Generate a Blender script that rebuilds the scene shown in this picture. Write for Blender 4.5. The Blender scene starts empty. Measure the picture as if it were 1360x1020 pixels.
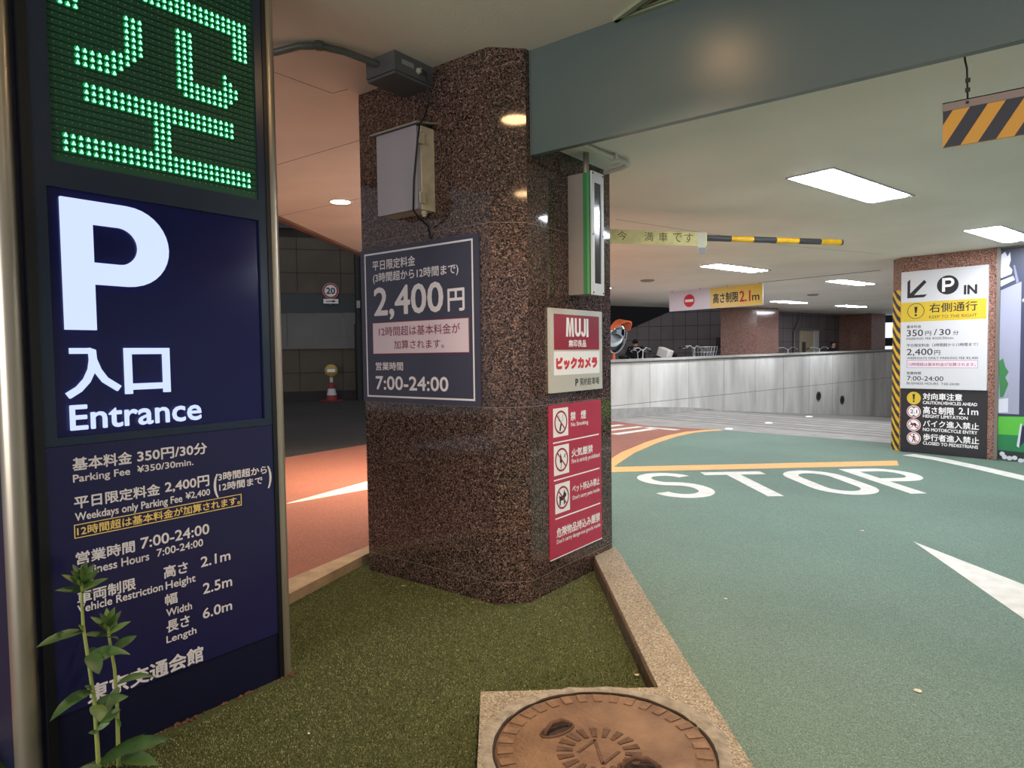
import bpy, bmesh, math, random
from math import sin, cos, pi, radians, hypot
from mathutils import Vector, Matrix

random.seed(7)
SC = bpy.context.scene
COL = SC.collection

# ------------------------------------------------------------------ camera
W_, H_ = 1360, 1020
FPX = 890.79
YAW, PITCH, ROLL = radians(-37.463), radians(-2.538), radians(.781)
cam_d = bpy.data.cameras.new('camera')
cam_d.sensor_fit = 'HORIZONTAL'
cam_d.sensor_width = 36.0
cam_d.lens = 36.0 * FPX / W_
cam_d.clip_start, cam_d.clip_end = .05, 400
CAM = bpy.data.objects.new('camera', cam_d)
COL.objects.link(CAM)
_f = Vector((sin(YAW) * cos(PITCH), cos(YAW) * cos(PITCH), sin(PITCH)))
_r = Vector((cos(YAW), -sin(YAW), 0))
_d = _f.cross(_r)
_r2 = cos(ROLL) * _r + sin(ROLL) * _d
_d2 = -sin(ROLL) * _r + cos(ROLL) * _d
mw = Matrix((( _r2.x, -_d2.x, -_f.x, 0), (_r2.y, -_d2.y, -_f.y, 0), (_r2.z, -_d2.z, -_f.z, 1.5), (0, 0, 0, 1)))
CAM.matrix_world = mw
SC.camera = CAM

# ------------------------------------------------------------------ world, exposure
SC.view_settings.view_transform = 'Standard'
SC.view_settings.look = 'None'
SC.view_settings.gamma = 1
SC.view_settings.use_curve_mapping = False
SC.view_settings.exposure = 0.85
wd = bpy.data.worlds.new('night_sky')
SC.world = wd
wd.use_nodes = True
wd.node_tree.nodes['Background'].inputs[0].default_value = (.9, .92, 1.0, 1)
wd.node_tree.nodes['Background'].inputs[1].default_value = .2

TROFFER = 30       # strength of the white ceiling lamps
DOWN = 22           # glow of the warm downlight lenses
DOWN_W = 40         # watts thrown down by each of them

# added soft fill for the pillar's shaded side, as from an unseen street
sl = bpy.data.lights.new('street_fill_light', 'AREA')
sl.shape, sl.size, sl.size_y = 'RECTANGLE', 9, 3
sl.energy = 460
sl.color = (1, .96, .92)
so = bpy.data.objects.new('street_fill_light', sl)
COL.objects.link(so)
so.location = (0, -10, 1.9)
so.rotation_euler = (radians(90), 0, 0)


# ------------------------------------------------------------------ materials
def lin(c):
    return tuple(((v / 255) / 12.92 if v / 255 <= .04045 else ((v / 255 + .055) / 1.055) ** 2.4) for v in c)


MATS = {}


def M(name, col, rough=.5, metal=0., spec=.5, emit=None, es=0., var=None, bump=None, var_col=None, alpha=None, trans=0., stretch=None):
    """Principled material; col is sRGB 0-255; var=(scale, amount, detail); bump=(scale, strength)."""
    if name in MATS:
        return MATS[name]
    m = bpy.data.materials.new(name)
    m.use_nodes = True
    nt = m.node_tree
    b = nt.nodes['Principled BSDF']
    rgb = lin(col)
    b.inputs['Base Color'].default_value = (*rgb, 1)
    b.inputs['Roughness'].default_value = rough
    b.inputs['Metallic'].default_value = metal
    b.inputs['Specular IOR Level'].default_value = spec
    if trans:
        b.inputs['Transmission Weight'].default_value = trans
    if emit:
        b.inputs['Emission Color'].default_value = (*lin(emit), 1)
        b.inputs['Emission Strength'].default_value = es
    if var or bump:
        tc = nt.nodes.new('ShaderNodeTexCoord')
        vec = tc.outputs['Object']
        if stretch:
            mp = nt.nodes.new('ShaderNodeMapping')
            mp.inputs['Scale'].default_value = stretch
            nt.links.new(vec, mp.inputs['Vector'])
            vec = mp.outputs['Vector']
    if var:
        n = nt.nodes.new('ShaderNodeTexNoise')
        n.inputs['Scale'].default_value = var[0]
        n.inputs['Detail'].default_value = var[2] if len(var) > 2 else 4
        nt.links.new(vec, n.inputs['Vector'])
        rp = nt.nodes.new('ShaderNodeValToRGB')
        rp.color_ramp.elements[0].position = .3
        rp.color_ramp.elements[1].position = .7
        c2 = lin(var_col) if var_col else tuple(x * (1 - var[1]) for x in rgb)
        c1 = rgb if var_col else tuple(min(1, x * (1 + var[1] * .6)) for x in rgb)
        rp.color_ramp.elements[0].color = (*c2, 1)
        rp.color_ramp.elements[1].color = (*c1, 1)
        nt.links.new(n.outputs['Fac'], rp.inputs['Fac'])
        nt.links.new(rp.outputs['Color'], b.inputs['Base Color'])
    if bump:
        n2 = nt.nodes.new('ShaderNodeTexNoise')
        n2.inputs['Scale'].default_value = bump[0]
        n2.inputs['Detail'].default_value = 4
        nt.links.new(vec, n2.inputs['Vector'])
        bp = nt.nodes.new('ShaderNodeBump')
        bp.inputs['Strength'].default_value = bump[1]
        bp.inputs['Distance'].default_value = .01
        nt.links.new(n2.outputs['Fac'], bp.inputs['Height'])
        nt.links.new(bp.outputs['Normal'], b.inputs['Normal'])
    MATS[name] = m
    return m


def speckle(name, stops, scale, rough, spec=.5, bump=0., large=None):
    """Grainy stone / asphalt: voronoi cells, each its own grain colour from a ramp."""
    m = bpy.data.materials.new(name)
    m.use_nodes = True
    nt = m.node_tree
    b = nt.nodes['Principled BSDF']
    tc = nt.nodes.new('ShaderNodeTexCoord')
    v = nt.nodes.new('ShaderNodeTexVoronoi')
    v.inputs['Scale'].default_value = scale
    nt.links.new(tc.outputs['Object'], v.inputs['Vector'])
    sep = nt.nodes.new('ShaderNodeSeparateColor')
    nt.links.new(v.outputs['Color'], sep.inputs['Color'])
    rp = nt.nodes.new('ShaderNodeValToRGB')
    rp.color_ramp.interpolation = 'CONSTANT'
    els = rp.color_ramp.elements
    els[0].position, els[0].color = stops[0][0], (*lin(stops[0][1]), 1)
    els[1].position, els[1].color = stops[1][0], (*lin(stops[1][1]), 1)
    for p, c in stops[2:]:
        e = els.new(p)
        e.color = (*lin(c), 1)
    nt.links.new(sep.outputs['Red'], rp.inputs['Fac'])
    out = rp.outputs['Color']
    if large:
        n = nt.nodes.new('ShaderNodeTexNoise')
        n.inputs['Scale'].default_value = large[0]
        n.inputs['Detail'].default_value = 5
        nt.links.new(tc.outputs['Object'], n.inputs['Vector'])
        mr = nt.nodes.new('ShaderNodeMapRange')
        mr.inputs['From Min'].default_value = .3
        mr.inputs['From Max'].default_value = .7
        mr.inputs['To Min'].default_value = 1 - large[1]
        mr.inputs['To Max'].default_value = 1 + large[1] * .5
        nt.links.new(n.outputs['Fac'], mr.inputs['Value'])
        mx = nt.nodes.new('ShaderNodeMix')
        mx.data_type = 'RGBA'
        mx.blend_type = 'MULTIPLY'
        mx.inputs[0].default_value = 1
        nt.links.new(out, mx.inputs[6])
        nt.links.new(mr.outputs['Result'], mx.inputs[7])
        out = mx.outputs[2]
    nt.links.new(out, b.inputs['Base Color'])
    b.inputs['Roughness'].default_value = rough
    b.inputs['Specular IOR Level'].default_value = spec
    if bump:
        bp = nt.nodes.new('ShaderNodeBump')
        bp.inputs['Strength'].default_value = bump
        bp.inputs['Distance'].default_value = .004
        nt.links.new(sep.outputs['Green'], bp.inputs['Height'])
        nt.links.new(bp.outputs['Normal'], b.inputs['Normal'])
    MATS[name] = m
    return m


def emis(name, col, s):
    m = bpy.data.materials.new(name)
    m.use_nodes = True
    nt = m.node_tree
    b = nt.nodes['Principled BSDF']
    b.inputs['Base Color'].default_value = (.02, .02, .02, 1)
    b.inputs['Emission Color'].default_value = (*lin(col), 1)
    b.inputs['Emission Strength'].default_value = s
    MATS[name] = m
    return m


granite = speckle('brown_granite', [(0, (30, 24, 23)), (.36, (78, 61, 55)), (.64, (101, 79, 70)), (.92, (138, 114, 103))], 140, .06, .6, large=(1.5, .15))
granite_far = speckle('red_brown_granite', [(0, (78, 52, 46)), (.3, (134, 96, 84)), (.62, (160, 120, 106)), (.9, (188, 150, 136))], 150, .12, .6)
green_road = speckle('green_road_coating', [(0, (84, 101, 91)), (.25, (101, 123, 109)), (.6, (111, 135, 120)), (.92, (130, 149, 136))], 260, .75, .3, bump=.5, large=(.55, .16))
red_road = speckle('red_road_coating', [(0, (132, 84, 70)), (.3, (152, 97, 80)), (.65, (163, 106, 88)), (.93, (180, 128, 110))], 220, .8, .3, bump=.5, large=(.7, .12))
street_mat = speckle('dark_asphalt', [(0, (44, 42, 40)), (.4, (60, 57, 54)), (.8, (78, 74, 70))], 120, .85, .3, bump=.4, large=(.5, .2))
turf_mat = M('turf_backing', (84, 92, 60), .95, spec=.1, var=(200, .6, 3), bump=(220, .8))
turf_blade = speckle('turf_blades', [(0, (74, 78, 44)), (.3, (118, 122, 76)), (.6, (146, 146, 96)), (.88, (190, 184, 138))], 190, .8, .2)
kerb_mat = speckle('kerb_stone', [(0, (120, 108, 90)), (.3, (150, 138, 118)), (.7, (166, 154, 134)), (.94, (186, 176, 158))], 170, .85, .3, bump=.4, large=(3, .18))
kerb_side = M('brown_kerb_side', (92, 72, 52), .9, var=(12, .5, 6), bump=(60, .6))  # inner side coloured darker brown than the kerb top
soffit = M('cream_painted_ceiling', (232, 226, 210), .75, spec=.25, var=(1.2, .08, 6), bump=(60, .12))
ceil_in = M('ivory_painted_ceiling', (238, 234, 224), .7, spec=.3, var=(.9, .07, 6), bump=(40, .18))
beam_mat = M('grey_green_painted_steel', (84, 96, 94), .34, spec=.55, var=(2, .06, 3), bump=(160, .05))
seam = M('dark_joint', (70, 58, 46), .9)
white_line = M('white_road_paint', (210, 207, 198), .7, var=(9, .14, 6))
orange_line = M('orange_road_paint', (220, 164, 98), .7, var=(10, .12, 6))
navy = M('navy_sign_panel', (30, 29, 74), .32, spec=.5, var=(2, .05, 3))
navy_gloss = M('glossy_navy_acrylic', (22, 24, 78), .16, spec=.4)
navy_frame = M('dark_navy_frame', (32, 44, 64), .3, spec=.5)
black_trim = M('black_trim', (14, 15, 20), .4)
steel = M('brushed_steel_post', (186, 176, 160), .32, metal=.75, bump=(400, .03), stretch=(1, 1, .02))
vinyl_white = M('white_vinyl_lettering', (226, 222, 226), .5)
vinyl_yellow = M('pale_yellow_lettering', (238, 208, 120), .5)
lamp_white = emis('lit_white_acrylic', (192, 207, 250), .7)
slate = M('slate_blue_sign', (62, 63, 82), .4, spec=.45, var=(3, .05, 2))
pink = M('pale_pink_band', (222, 205, 214), .5)
maroon = M('maroon_ink', (140, 48, 74), .5)
crimson = M('crimson_sign', (182, 52, 78), .4, spec=.4, var=(6, .05, 2))
sign_red = M('red_ink', (206, 38, 52), .5)
muji_red = M('wine_red_panel', (150, 28, 52), .35)
alu = M('aluminium_sign', (206, 202, 190), .35, metal=.2)
white_p = M('white_panel', (204, 204, 207), .45)
paper_white = M('white_print', (240, 238, 236), .5)
black_ink = M('black_ink', (30, 29, 32), .5)
grey_ink = M('grey_ink', (96, 92, 98), .5)
yellow_band = M('yellow_print', (208, 178, 50), .45)
black_panel = M('black_panel', (38, 36, 40), .45)
tape_y = M('yellow_hazard_tape', (226, 176, 32), .45, var=(20, .15, 4))
tape_k = M('black_hazard_tape', (24, 24, 26), .45)
haz_y = M('amber_hazard_board', (214, 152, 40), .5)
haz_k = M('navy_hazard_stripe', (26, 28, 42), .5)
grey_box_m = M('grey_plastic_box', (92, 94, 96), .45)
box_front = M('grey_enclosure_door', (168, 164, 172), .4)
box_cream = M('cream_enclosure', (208, 198, 172), .5, var=(14, .18, 6))
cable_m = M('black_cable', (14, 14, 15), .5)
conduit_m = M('grey_green_conduit', (88, 94, 88), .45)
conduit_w = M('white_conduit', (200, 194, 182), .5)
metal_g = M('galvanised_steel', (138, 130, 124), .4, metal=.8)
lamp_body = M('taupe_lamp_housing', (132, 122, 114), .35, spec=.5)
green_sheen = M('painted_green_sheen', (52, 118, 66), .35)  # reflection of the green display, put into the housing edge's colour
dark_glass = M('dark_lamp_window', (58, 60, 66), .12, spec=.6)
concrete_w = M('pale_concrete_wall', (212, 210, 204), .7, var=(2.2, .26, 8), stretch=(1, 1, .25), bump=(30, .1))
coping_m = M('concrete_coping', (172, 170, 164), .7, var=(4, .15, 6))
joint_m = M('grey_wall_joint', (118, 116, 112), .9)
ramp_m = M('grey_ramp_concrete', (150, 146, 140), .85, var=(3, .2, 8), bump=(60, .3))
groove_m = M('ramp_groove', (112, 108, 103), .9)
tile_dark = M('mauve_grey_wall_tile', (116, 106, 107), .55, var=(1.4, .14, 4))
tile_joint = M('dark_tile_joint', (52, 46, 48), .9)
steel_door = M('beige_steel_door', (182, 170, 138), .45)
rust = M('rusty_cast_iron', (138, 108, 80), .75, metal=.15, var=(7, .42, 8), bump=(55, .7), var_col=(104, 76, 56))
rust_dark = M('dark_rusty_iron', (92, 64, 46), .85, var=(20, .4, 6), bump=(80, .6))
mortar = M('grey_mortar_ring', (150, 140, 124), .95, var=(18, .35, 8), bump=(45, 1.2))
stem_m = M('pale_green_stem', (150, 160, 82), .55)
leaf_m = M('green_leaf', (66, 96, 46), .5, var=(16, .35, 4))
leaf_l = M('young_green_leaf', (92, 118, 54), .5, var=(16, .3, 4))
orange_pl = M('orange_plastic_hood', (226, 106, 60), .4)
mirror_m = M('mirror_glass', (220, 230, 240), .04, metal=1.)
black_cloth = M('black_cloth', (26, 25, 28), .85)
hair_m = M('black_hair', (16, 14, 14), .6)
skin_m = M('skin', (186, 140, 116), .55)
bike_m = M('silver_bicycle_frame', (206, 206, 206), .3, metal=.3)
bike_k = M('black_bicycle_rubber', (22, 22, 24), .7)
bag_m = M('white_cover', (214, 208, 200), .7)
tile_far = M('beige_wall_tile', (84, 77, 66), .7, var=(.9, .2, 5))
far_panel = M('grey_wall_panel', (104, 103, 101), .55, var=(.7, .15, 5))
far_band = M('dark_green_steel_band', (40, 50, 54), .5)
far_dark = M('dark_upper_wall', (50, 42, 40), .8, var=(1, .3, 4))
litter_m = M('pale_scrap', (214, 202, 180), .8)
dead_leaf = M('dry_leaf', (182, 148, 110), .8)
ad_wall = M('ad_slate_print', (52, 58, 82), .4)
ad_light = M('ad_pale_print', (204, 206, 216), .4)
ad_shade = M('ad_lilac_print', (150, 152, 172), .4)
ad_green = M('ad_grass_print', (86, 178, 62), .4)
ad_green2 = M('ad_turf_print', (34, 120, 72), .4)
ad_leaf = M('ad_leaf_print', (56, 120, 70), .4)
soil_m = M('loose_soil', (112, 74, 52), .95, var=(30, .5, 6), bump=(50, 1))


# ------------------------------------------------------------------ mesh helpers
class MB:
    def __init__(s):
        s.v, s.f, s.mi, s.sm = [], [], [], []

    def add(s, vs, fs, mi=0, smooth=False):
        o = len(s.v)
        s.v += [tuple(p) for p in vs]
        for f in fs:
            s.f.append([i + o for i in f])
            s.mi.append(mi)
            s.sm.append(smooth)
        return s

    def box(s, a, b, mi=0):
        x0, y0, z0 = a
        x1, y1, z1 = b
        return s.obox(Vector(((x0 + x1) / 2, (y0 + y1) / 2, (z0 + z1) / 2)), Vector((1, 0, 0)), Vector((0, 1, 0)), Vector((0, 0, 1)),
                      abs(x1 - x0) / 2, abs(y1 - y0) / 2, abs(z1 - z0) / 2, mi)

    def obox(s, c, u, v, w, a, b, h, mi=0):
        vs = [c + u * (i * a) + v * (j * b) + w * (k * h) for k in (-1, 1) for j in (-1, 1) for i in (-1, 1)]
        return s.add(vs, [(0, 2, 3, 1), (4, 5, 7, 6), (0, 1, 5, 4), (2, 6, 7, 3), (0, 4, 6, 2), (1, 3, 7, 5)], mi)

    def rbox(s, c, u, v, w, a, b, h, r, mi=0, n=4):
        """box with rounded edges along w (rounded in the u,v section)"""
        pts = []
        for (sx, sy, a0) in ((1, 1, 0), (-1, 1, 90), (-1, -1, 180), (1, -1, 270)):
            for i in range(n + 1):
                t = radians(a0 + 90 * i / n)
                pts.append((sx * (a - r) + r * cos(t), sy * (b - r) + r * sin(t)))
        return s.prism(Fr(c, u, v, w), pts, -h, h, mi)

    def prism(s, fr, pts, d0, d1, mi=0, cap0=True):
        n = len(pts)
        vs = [fr.p(a, b, d0) for a, b in pts] + [fr.p(a, b, d1) for a, b in pts]
        area = sum(pts[i][0] * pts[(i + 1) % n][1] - pts[(i + 1) % n][0] * pts[i][1] for i in range(n))
        fs = []
        rng = list(range(n))
        if area < 0:
            rng.reverse()
        fs.append([i + n for i in rng])
        if cap0:
            fs.append(list(reversed(rng)))
        for k in range(n):
            i, j = rng[k], rng[(k + 1) % n]
            fs.append([i, j, j + n, i + n])
        return s.add(vs, fs, mi)

    def flat(s, fr, pts, d=0., mi=0):
        n = len(pts)
        area = sum(pts[i][0] * pts[(i + 1) % n][1] - pts[(i + 1) % n][0] * pts[i][1] for i in range(n))
        rng = list(range(n))
        if area < 0:
            rng.reverse()
        return s.add([fr.p(a, b, d) for a, b in pts], [rng], mi)

    def ring(s, fr, c, r0, r1, d0, d1, n=32, mi=0, sy=1.):
        vs = []
        for d in (d0, d1):
            for r in (r0, r1):
                for i in range(n):
                    t = 2 * pi * i / n
                    vs.append(fr.p(c[0] + r * cos(t), c[1] + r * sy * sin(t), d))
        fs = []
        for i in range(n):
            j = (i + 1) % n
            fs += [(2 * n + i, 3 * n + i, 3 * n + j, 2 * n + j), (n + i, n + j, 3 * n + j, 3 * n + i), (i, 2 * n + i, 2 * n + j, j), (i, j, n + j, n + i)]
        return s.add(vs, fs, mi)

    def disc(s, fr, c, r, d0, d1, n=32, mi=0, sy=1.):
        return s.prism(fr, [(c[0] + r * cos(2 * pi * i / n), c[1] + r * sy * sin(2 * pi * i / n)) for i in range(n)], d0, d1, mi)

    def tube(s, pts, r, n=10, mi=0, caps=True, closed=False):
        pts = [Vector(p) for p in pts]
        rr = r if isinstance(r, (list, tuple)) else [r] * len(pts)
        vs, m = [], len(pts)
        prev = None
        for i, p in enumerate(pts):
            if closed:
                t = (pts[(i + 1) % m] - pts[i - 1])
            else:
                t = (pts[min(i + 1, m - 1)] - pts[max(i - 1, 0)])
            t = t.normalized() if t.length > 1e-9 else Vector((0, 0, 1))
            if prev is None:
                a = t.orthogonal().normalized()
            else:
                a = (prev - t * prev.dot(t))
                a = a.normalized() if a.length > 1e-6 else t.orthogonal().normalized()
            prev = a
            b = t.cross(a)
            for k in range(n):
                ang = 2 * pi * k / n
                vs.append(p + (a * cos(ang) + b * sin(ang)) * rr[i])
        fs = []
        for i in range(m if closed else m - 1):
            i2 = (i + 1) % m
            for k in range(n):
                k2 = (k + 1) % n
                fs.append((i * n + k, i * n + k2, i2 * n + k2, i2 * n + k))
        s.add(vs, fs, mi, True)
        if caps and not closed:
            s.add(vs[:n], [list(reversed(range(n)))], mi)
            s.add(vs[-n:], [list(range(n))], mi)
        return s

    def lathe(s, c, axis, prof, n=24, mi=0, smooth=True):
        """prof = [(r, h)]; revolve about axis at c"""
        c = Vector(c)
        w = Vector(axis).normalized()
        a = w.orthogonal().normalized()
        b = w.cross(a)
        vs = []
        for r, h in prof:
            for k in range(n):
                t = 2 * pi * k / n
                vs.append(c + w * h + (a * cos(t) + b * sin(t)) * r)
        fs = []
        for i in range(len(prof) - 1):
            for k in range(n):
                k2 = (k + 1) % n
                fs.append((i * n + k, i * n + k2, (i + 1) * n + k2, (i + 1) * n + k))
        s.add(vs, fs, mi, smooth)
        if prof[0][0] > 1e-5:
            s.add(vs[:n], [list(reversed(range(n)))], mi)
        if prof[-1][0] > 1e-5:
            s.add(vs[-n:], [list(range(n))], mi)
        return s

    def sphere(s, c, r, n=12, mi=0, sz=1.):
        prof = [(max(1e-6, r * sin(pi * i / n)), -r * sz * cos(pi * i / n)) for i in range(n + 1)]
        return s.lathe(c, (0, 0, 1), prof, n * 2, mi)

    def make(s, name, mats, origin=(0, 0, 0)):
        me = bpy.data.meshes.new(name)
        o = Vector(origin)
        me.from_pydata([tuple(Vector(p) - o) for p in s.v], [], s.f)
        if not isinstance(mats, (list, tuple)):
            mats = [mats]
        for m in mats:
            me.materials.append(m)
        me.polygons.foreach_set('material_index', s.mi)
        me.polygons.foreach_set('use_smooth', s.sm)
        me.update()
        return me


class Fr:
    """local frame: p(a,b,d) = O + u a + v b + n d"""

    def __init__(s, O, u, v=(0, 0, 1), n=None):
        s.O, s.u, s.v = Vector(O), Vector(u).normalized(), Vector(v).normalized()
        s.n = Vector(n).normalized() if n is not None else s.u.cross(s.v)

    def p(s, a, b, d=0.):
        return s.O + s.u * a + s.v * b + s.n * d


def thing(name, label, cat, loc, group=None):
    o = bpy.data.objects.new(name, None)
    o.empty_display_size = .1
    COL.objects.link(o)
    o.location = loc
    o['label'], o['category'] = label, cat
    if group:
        o['group'] = group
    return o


def root_of(o):
    while o.parent:
        o = o.parent
    return o


def part(name, mb, mats, parent, label=None, stuff=False):
    o = bpy.data.objects.new(name, mb.make(name, mats, root_of(parent).location))
    COL.objects.link(o)
    o.parent = parent
    if label:
        o['label'] = label
    if stuff:
        o['kind'] = 'stuff'
    return o


def single(name, mb, mats, label, cat, loc=(0, 0, 0), group=None):
    o = bpy.data.objects.new(name, mb.make(name, mats, loc))
    o.location = loc
    COL.objects.link(o)
    o['label'], o['category'] = label, cat
    if group:
        o['group'] = group
    return o


def struct(name, mb, mats, loc=(0, 0, 0)):
    o = bpy.data.objects.new(name, mb.make(name, mats, loc))
    o.location = loc
    COL.objects.link(o)
    o['kind'] = 'structure'
    return o


def clip_rect(poly, x0, x1, y0, y1):
    for ax, lim, sg in ((0, x0, 1), (0, x1, -1), (1, y0, 1), (1, y1, -1)):
        out = []
        for i in range(len(poly)):
            a, b = poly[i], poly[(i + 1) % len(poly)]
            da, db = sg * (a[ax] - lim), sg * (b[ax] - lim)
            if da >= 0:
                out.append(a)
            if (da >= 0) != (db >= 0):
                t = da / (da - db)
                out.append((a[0] + (b[0] - a[0]) * t, a[1] + (b[1] - a[1]) * t))
        poly = out
        if not poly:
            return []
    return poly


# ------------------------------------------------------------------ lettering
_tc = {}


def glyphs(s):
    if s in _tc:
        return _tc[s]
    c = bpy.data.curves.new('t', 'FONT')
    c.body = s
    c.resolution_u = 3
    c.fill_mode = 'BOTH'
    o = bpy.data.objects.new('t', c)
    COL.objects.link(o)
    bpy.context.view_layer.update()
    me = bpy.data.meshes.new_from_object(o.evaluated_get(bpy.context.evaluated_depsgraph_get()))
    vs = [(v.co.x, v.co.y) for v in me.vertices]
    fs = [list(p.vertices) for p in me.polygons]
    bpy.data.objects.remove(o)
    bpy.data.curves.remove(c)
    bpy.data.meshes.remove(me)
    _tc[s] = (vs, fs)
    return _tc[s]


CAPH = max(v[1] for v in glyphs('H')[0])


def letter_mb(fr, rows, d=.001, bold=.0, mb=None, mi=0):
    """rows: (text, u0, u1, v0, v1[, bold]) boxes in the frame's plane"""
    mb = mb or MB()
    for row in rows:
        s, u0, u1, v0, v1 = row[:5]
        bo = row[5] if len(row) > 5 else bold
        vs, fs = glyphs(s)
        xs = [v[0] for v in vs]
        xa, xb = min(xs), max(xs)
        if all(ord(ch) < 256 for ch in s):
            ya, yb = 0., CAPH
        else:
            ys = [v[1] for v in vs]
            ya, yb = min(ys), max(ys)
        b = bo * (v1 - v0)
        su, sv = (u1 - u0 - 2 * b) / (xb - xa), (v1 - v0 - 2 * b) / (yb - ya)
        offs = [(0, 0)] if b <= 0 else [(0, 0), (b, 0), (-b, 0), (0, b), (0, -b), (b * .7, b * .7), (-b * .7, b * .7), (b * .7, -b * .7), (-b * .7, -b * .7)]
        for k, (ox, oy) in enumerate(offs):
            mb.add([fr.p(u0 + b + (x - xa) * su + ox, v0 + b + (y - ya) * sv + oy, d + k * .00004) for x, y in vs], fs, mi)
    return mb


def rect(fr, mb, u0, u1, v0, v1, d0, d1, mi=0):
    return mb.prism(fr, [(u0, v0), (u1, v0), (u1, v1), (u0, v1)], d0, d1, mi)


def outline(fr, mb, u0, u1, v0, v1, t, d0, d1, mi=0):
    for a in ((u0, u1, v0, v0 + t), (u0, u1, v1 - t, v1), (u0, u0 + t, v0 + t, v1 - t), (u1 - t, u1, v0 + t, v1 - t)):
        rect(fr, mb, *a, d0, d1, mi)
    return mb


def arc(cx, cy, r, a0, a1, n=12, sy=1.):
    return [(cx + r * cos(radians(a0 + (a1 - a0) * i / n)), cy + r * sy * sin(radians(a0 + (a1 - a0) * i / n))) for i in range(n + 1)]


def stroke(fr, mb, pts, w, d0, d1, mi=0, wv=None):
    """thick polyline in the frame's plane; w along u, wv along v"""
    wv = wv or w
    L, R = [], []
    n = len(pts)
    for i, p in enumerate(pts):
        a, b = pts[max(0, i - 1)], pts[min(n - 1, i + 1)]
        tx, ty = b[0] - a[0], b[1] - a[1]
        l = hypot(tx, ty) or 1
        nx, ny = -ty / l, tx / l
        L.append((p[0] + nx * w / 2, p[1] + ny * wv / 2))
        R.append((p[0] - nx * w / 2, p[1] - ny * wv / 2))
    for i in range(n - 1):
        mb.prism(fr, [L[i], R[i], R[i + 1], L[i + 1]], d0, d1, mi)
    return mb


UX, UY, UZ = Vector((1, 0, 0)), Vector((0, 1, 0)), Vector((0, 0, 1))
BD, UD = Vector((.78, .626, 0)).normalized(), Vector((-.626, .78, 0)).normalized()      # kerb / STOP frame
XP, YP = Vector((.972, -.235, 0)).normalized(), Vector((.235, .972, 0)).normalized()    # inner garage frame
RD = Vector((.978, -.207, 0)).normalized()                                             # right pillar face


def BU(b, u, z=0.):
    p = BD * b + UD * u
    return Vector((p.x, p.y, z))


def XY(x, y, z=0.):
    p = XP * x + YP * y
    return Vector((p.x, p.y, z))


GZ = -.06
CIN, COUT = 2.82, 3.35          # inner and outer ceiling heights

# ================================================================== SETTING
GF = Fr((0, 0, 0), (1, 0, 0), (0, 1, 0))


def slab(pts, z0, z1, mb=None, mi=0):
    return (mb or MB()).prism(GF, pts, z0, z1, mi)


# green lane (right of the kerb)
k0, k1 = BU(.88, -1.6), BU(.88, 4.7)
floor = struct('floor', slab([(k0.x, k0.y), (8, -2.5), (9, 11.2), (-1.73, 12.16), (-4.6, 12.55), (-4.9, 12.2), (-5.0, 11.3), (-4.95, 10.4),
                              (-4.75, 9.0), (-4.4, 7.9), (-3.9, 6.6), (-3.2, 4.4), (-2.45, 4.4)], -.12, 0), green_road)
# red drive on the left, running round behind the pillar
struct('floor_red_drive', slab([(-3.0, .2), (-3.9, 2.64), (-4.07, 3.41), (-4.2, 4.2), (-3.2, 4.4), (-3.9, 6.6), (-4.4, 7.9), (-4.75, 9.0), (-4.95, 10.4),
                                (-5.0, 11.3), (-4.9, 12.2), (-4.6, 12.55), (-6.2, 12.6), (-7.4, 13.4), (-8.9, 7.6), (-8.8, 5.9), (-8.9, -1), (-3.0, -2.5)], -.12, 0), red_road)
struct('floor_street', slab([(-8.8, -6), (-8.8, 7.4), (-9.0, 8.2), (-12, 20), (-30, 24), (-30, -6)], -.12, -.002), street_mat)
struct('floor_turf', slab([(-4.6, -2.5), (3.2, -2.5), (3.2, 4.3), (-4.6, 4.3)], -.14, GZ), turf_mat)

# ramp: flat part, then it dips along the wall
rm = MB()
w1, crest_y = Vector((-7.411, 13.344, 0)), 16.55
a0, a1 = (-7.6, 13.2), (-6.2, 12.55)
pts_flat = [(-7.55, 13.2, .002), (-6.2, 12.55, .002), (-4.6, 12.55, .002), (-1.73, 12.16, .002), (9, 11.2, .002)]
crest_l, crest_r = Vector((-6.65, 16.6, .002)), Vector((-6.65, 16.6, .002)) + XP * 16.5
rm.add([*pts_flat, crest_r, crest_l], [(0, 1, 2, 3, 4, 5, 6)])
rl, rr = crest_l + YP * 14 - UZ * 1.18, crest_r + YP * 14 - UZ * 1.18
rm.add([crest_l, crest_r, rr, rl], [(0, 1, 2, 3)])
rm.add([p + (Vector((0, 0, -.15))) for p in (crest_l, crest_r, rr, rl)], [(3, 2, 1, 0)])
# transverse grooves
for k in range(46):
    y0 = 12.1 + k * .37 + .05 * sin(k * 2.3)
    A = XY(-9.4, y0, 0)
    base = Vector((-6.65, 16.6, 0))
    yl = base.dot(YP)
    if y0 < yl:
        z = .0035
    else:
        z = .0035 - (y0 - yl) * 1.18 / 14
    if y0 < 12.9 and k > 0:
        pass
    xl = base.dot(XP) + .05
    start = max(xl, xl + (13.2 - y0) * 0)
    # the near boundary of the ramp runs almost square to the lane: keep grooves behind it
    x = start
    run = []
    while x < 6:
        p = XY(x, y0)
        yb = 12.16 - (p.x + 1.73) * .11 if p.x > -1.73 else (12.55 + (p.x + 4.6) * -.136 if p.x > -4.6 else 12.58)
        if p.y > yb + .03 and (p.x > -7.0 or p.y > 13.3):
            run.append(p)
        x += .4
    if len(run) > 1:
        a, b = run[0], run[-1]
        a.z = b.z = z
        rm.add([a - YP * .055, b - YP * .055, b + YP * .055, a + YP * .055], [(0, 1, 2, 3)], 1)
struct('floor_ramp', rm, [ramp_m, groove_m])

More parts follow.
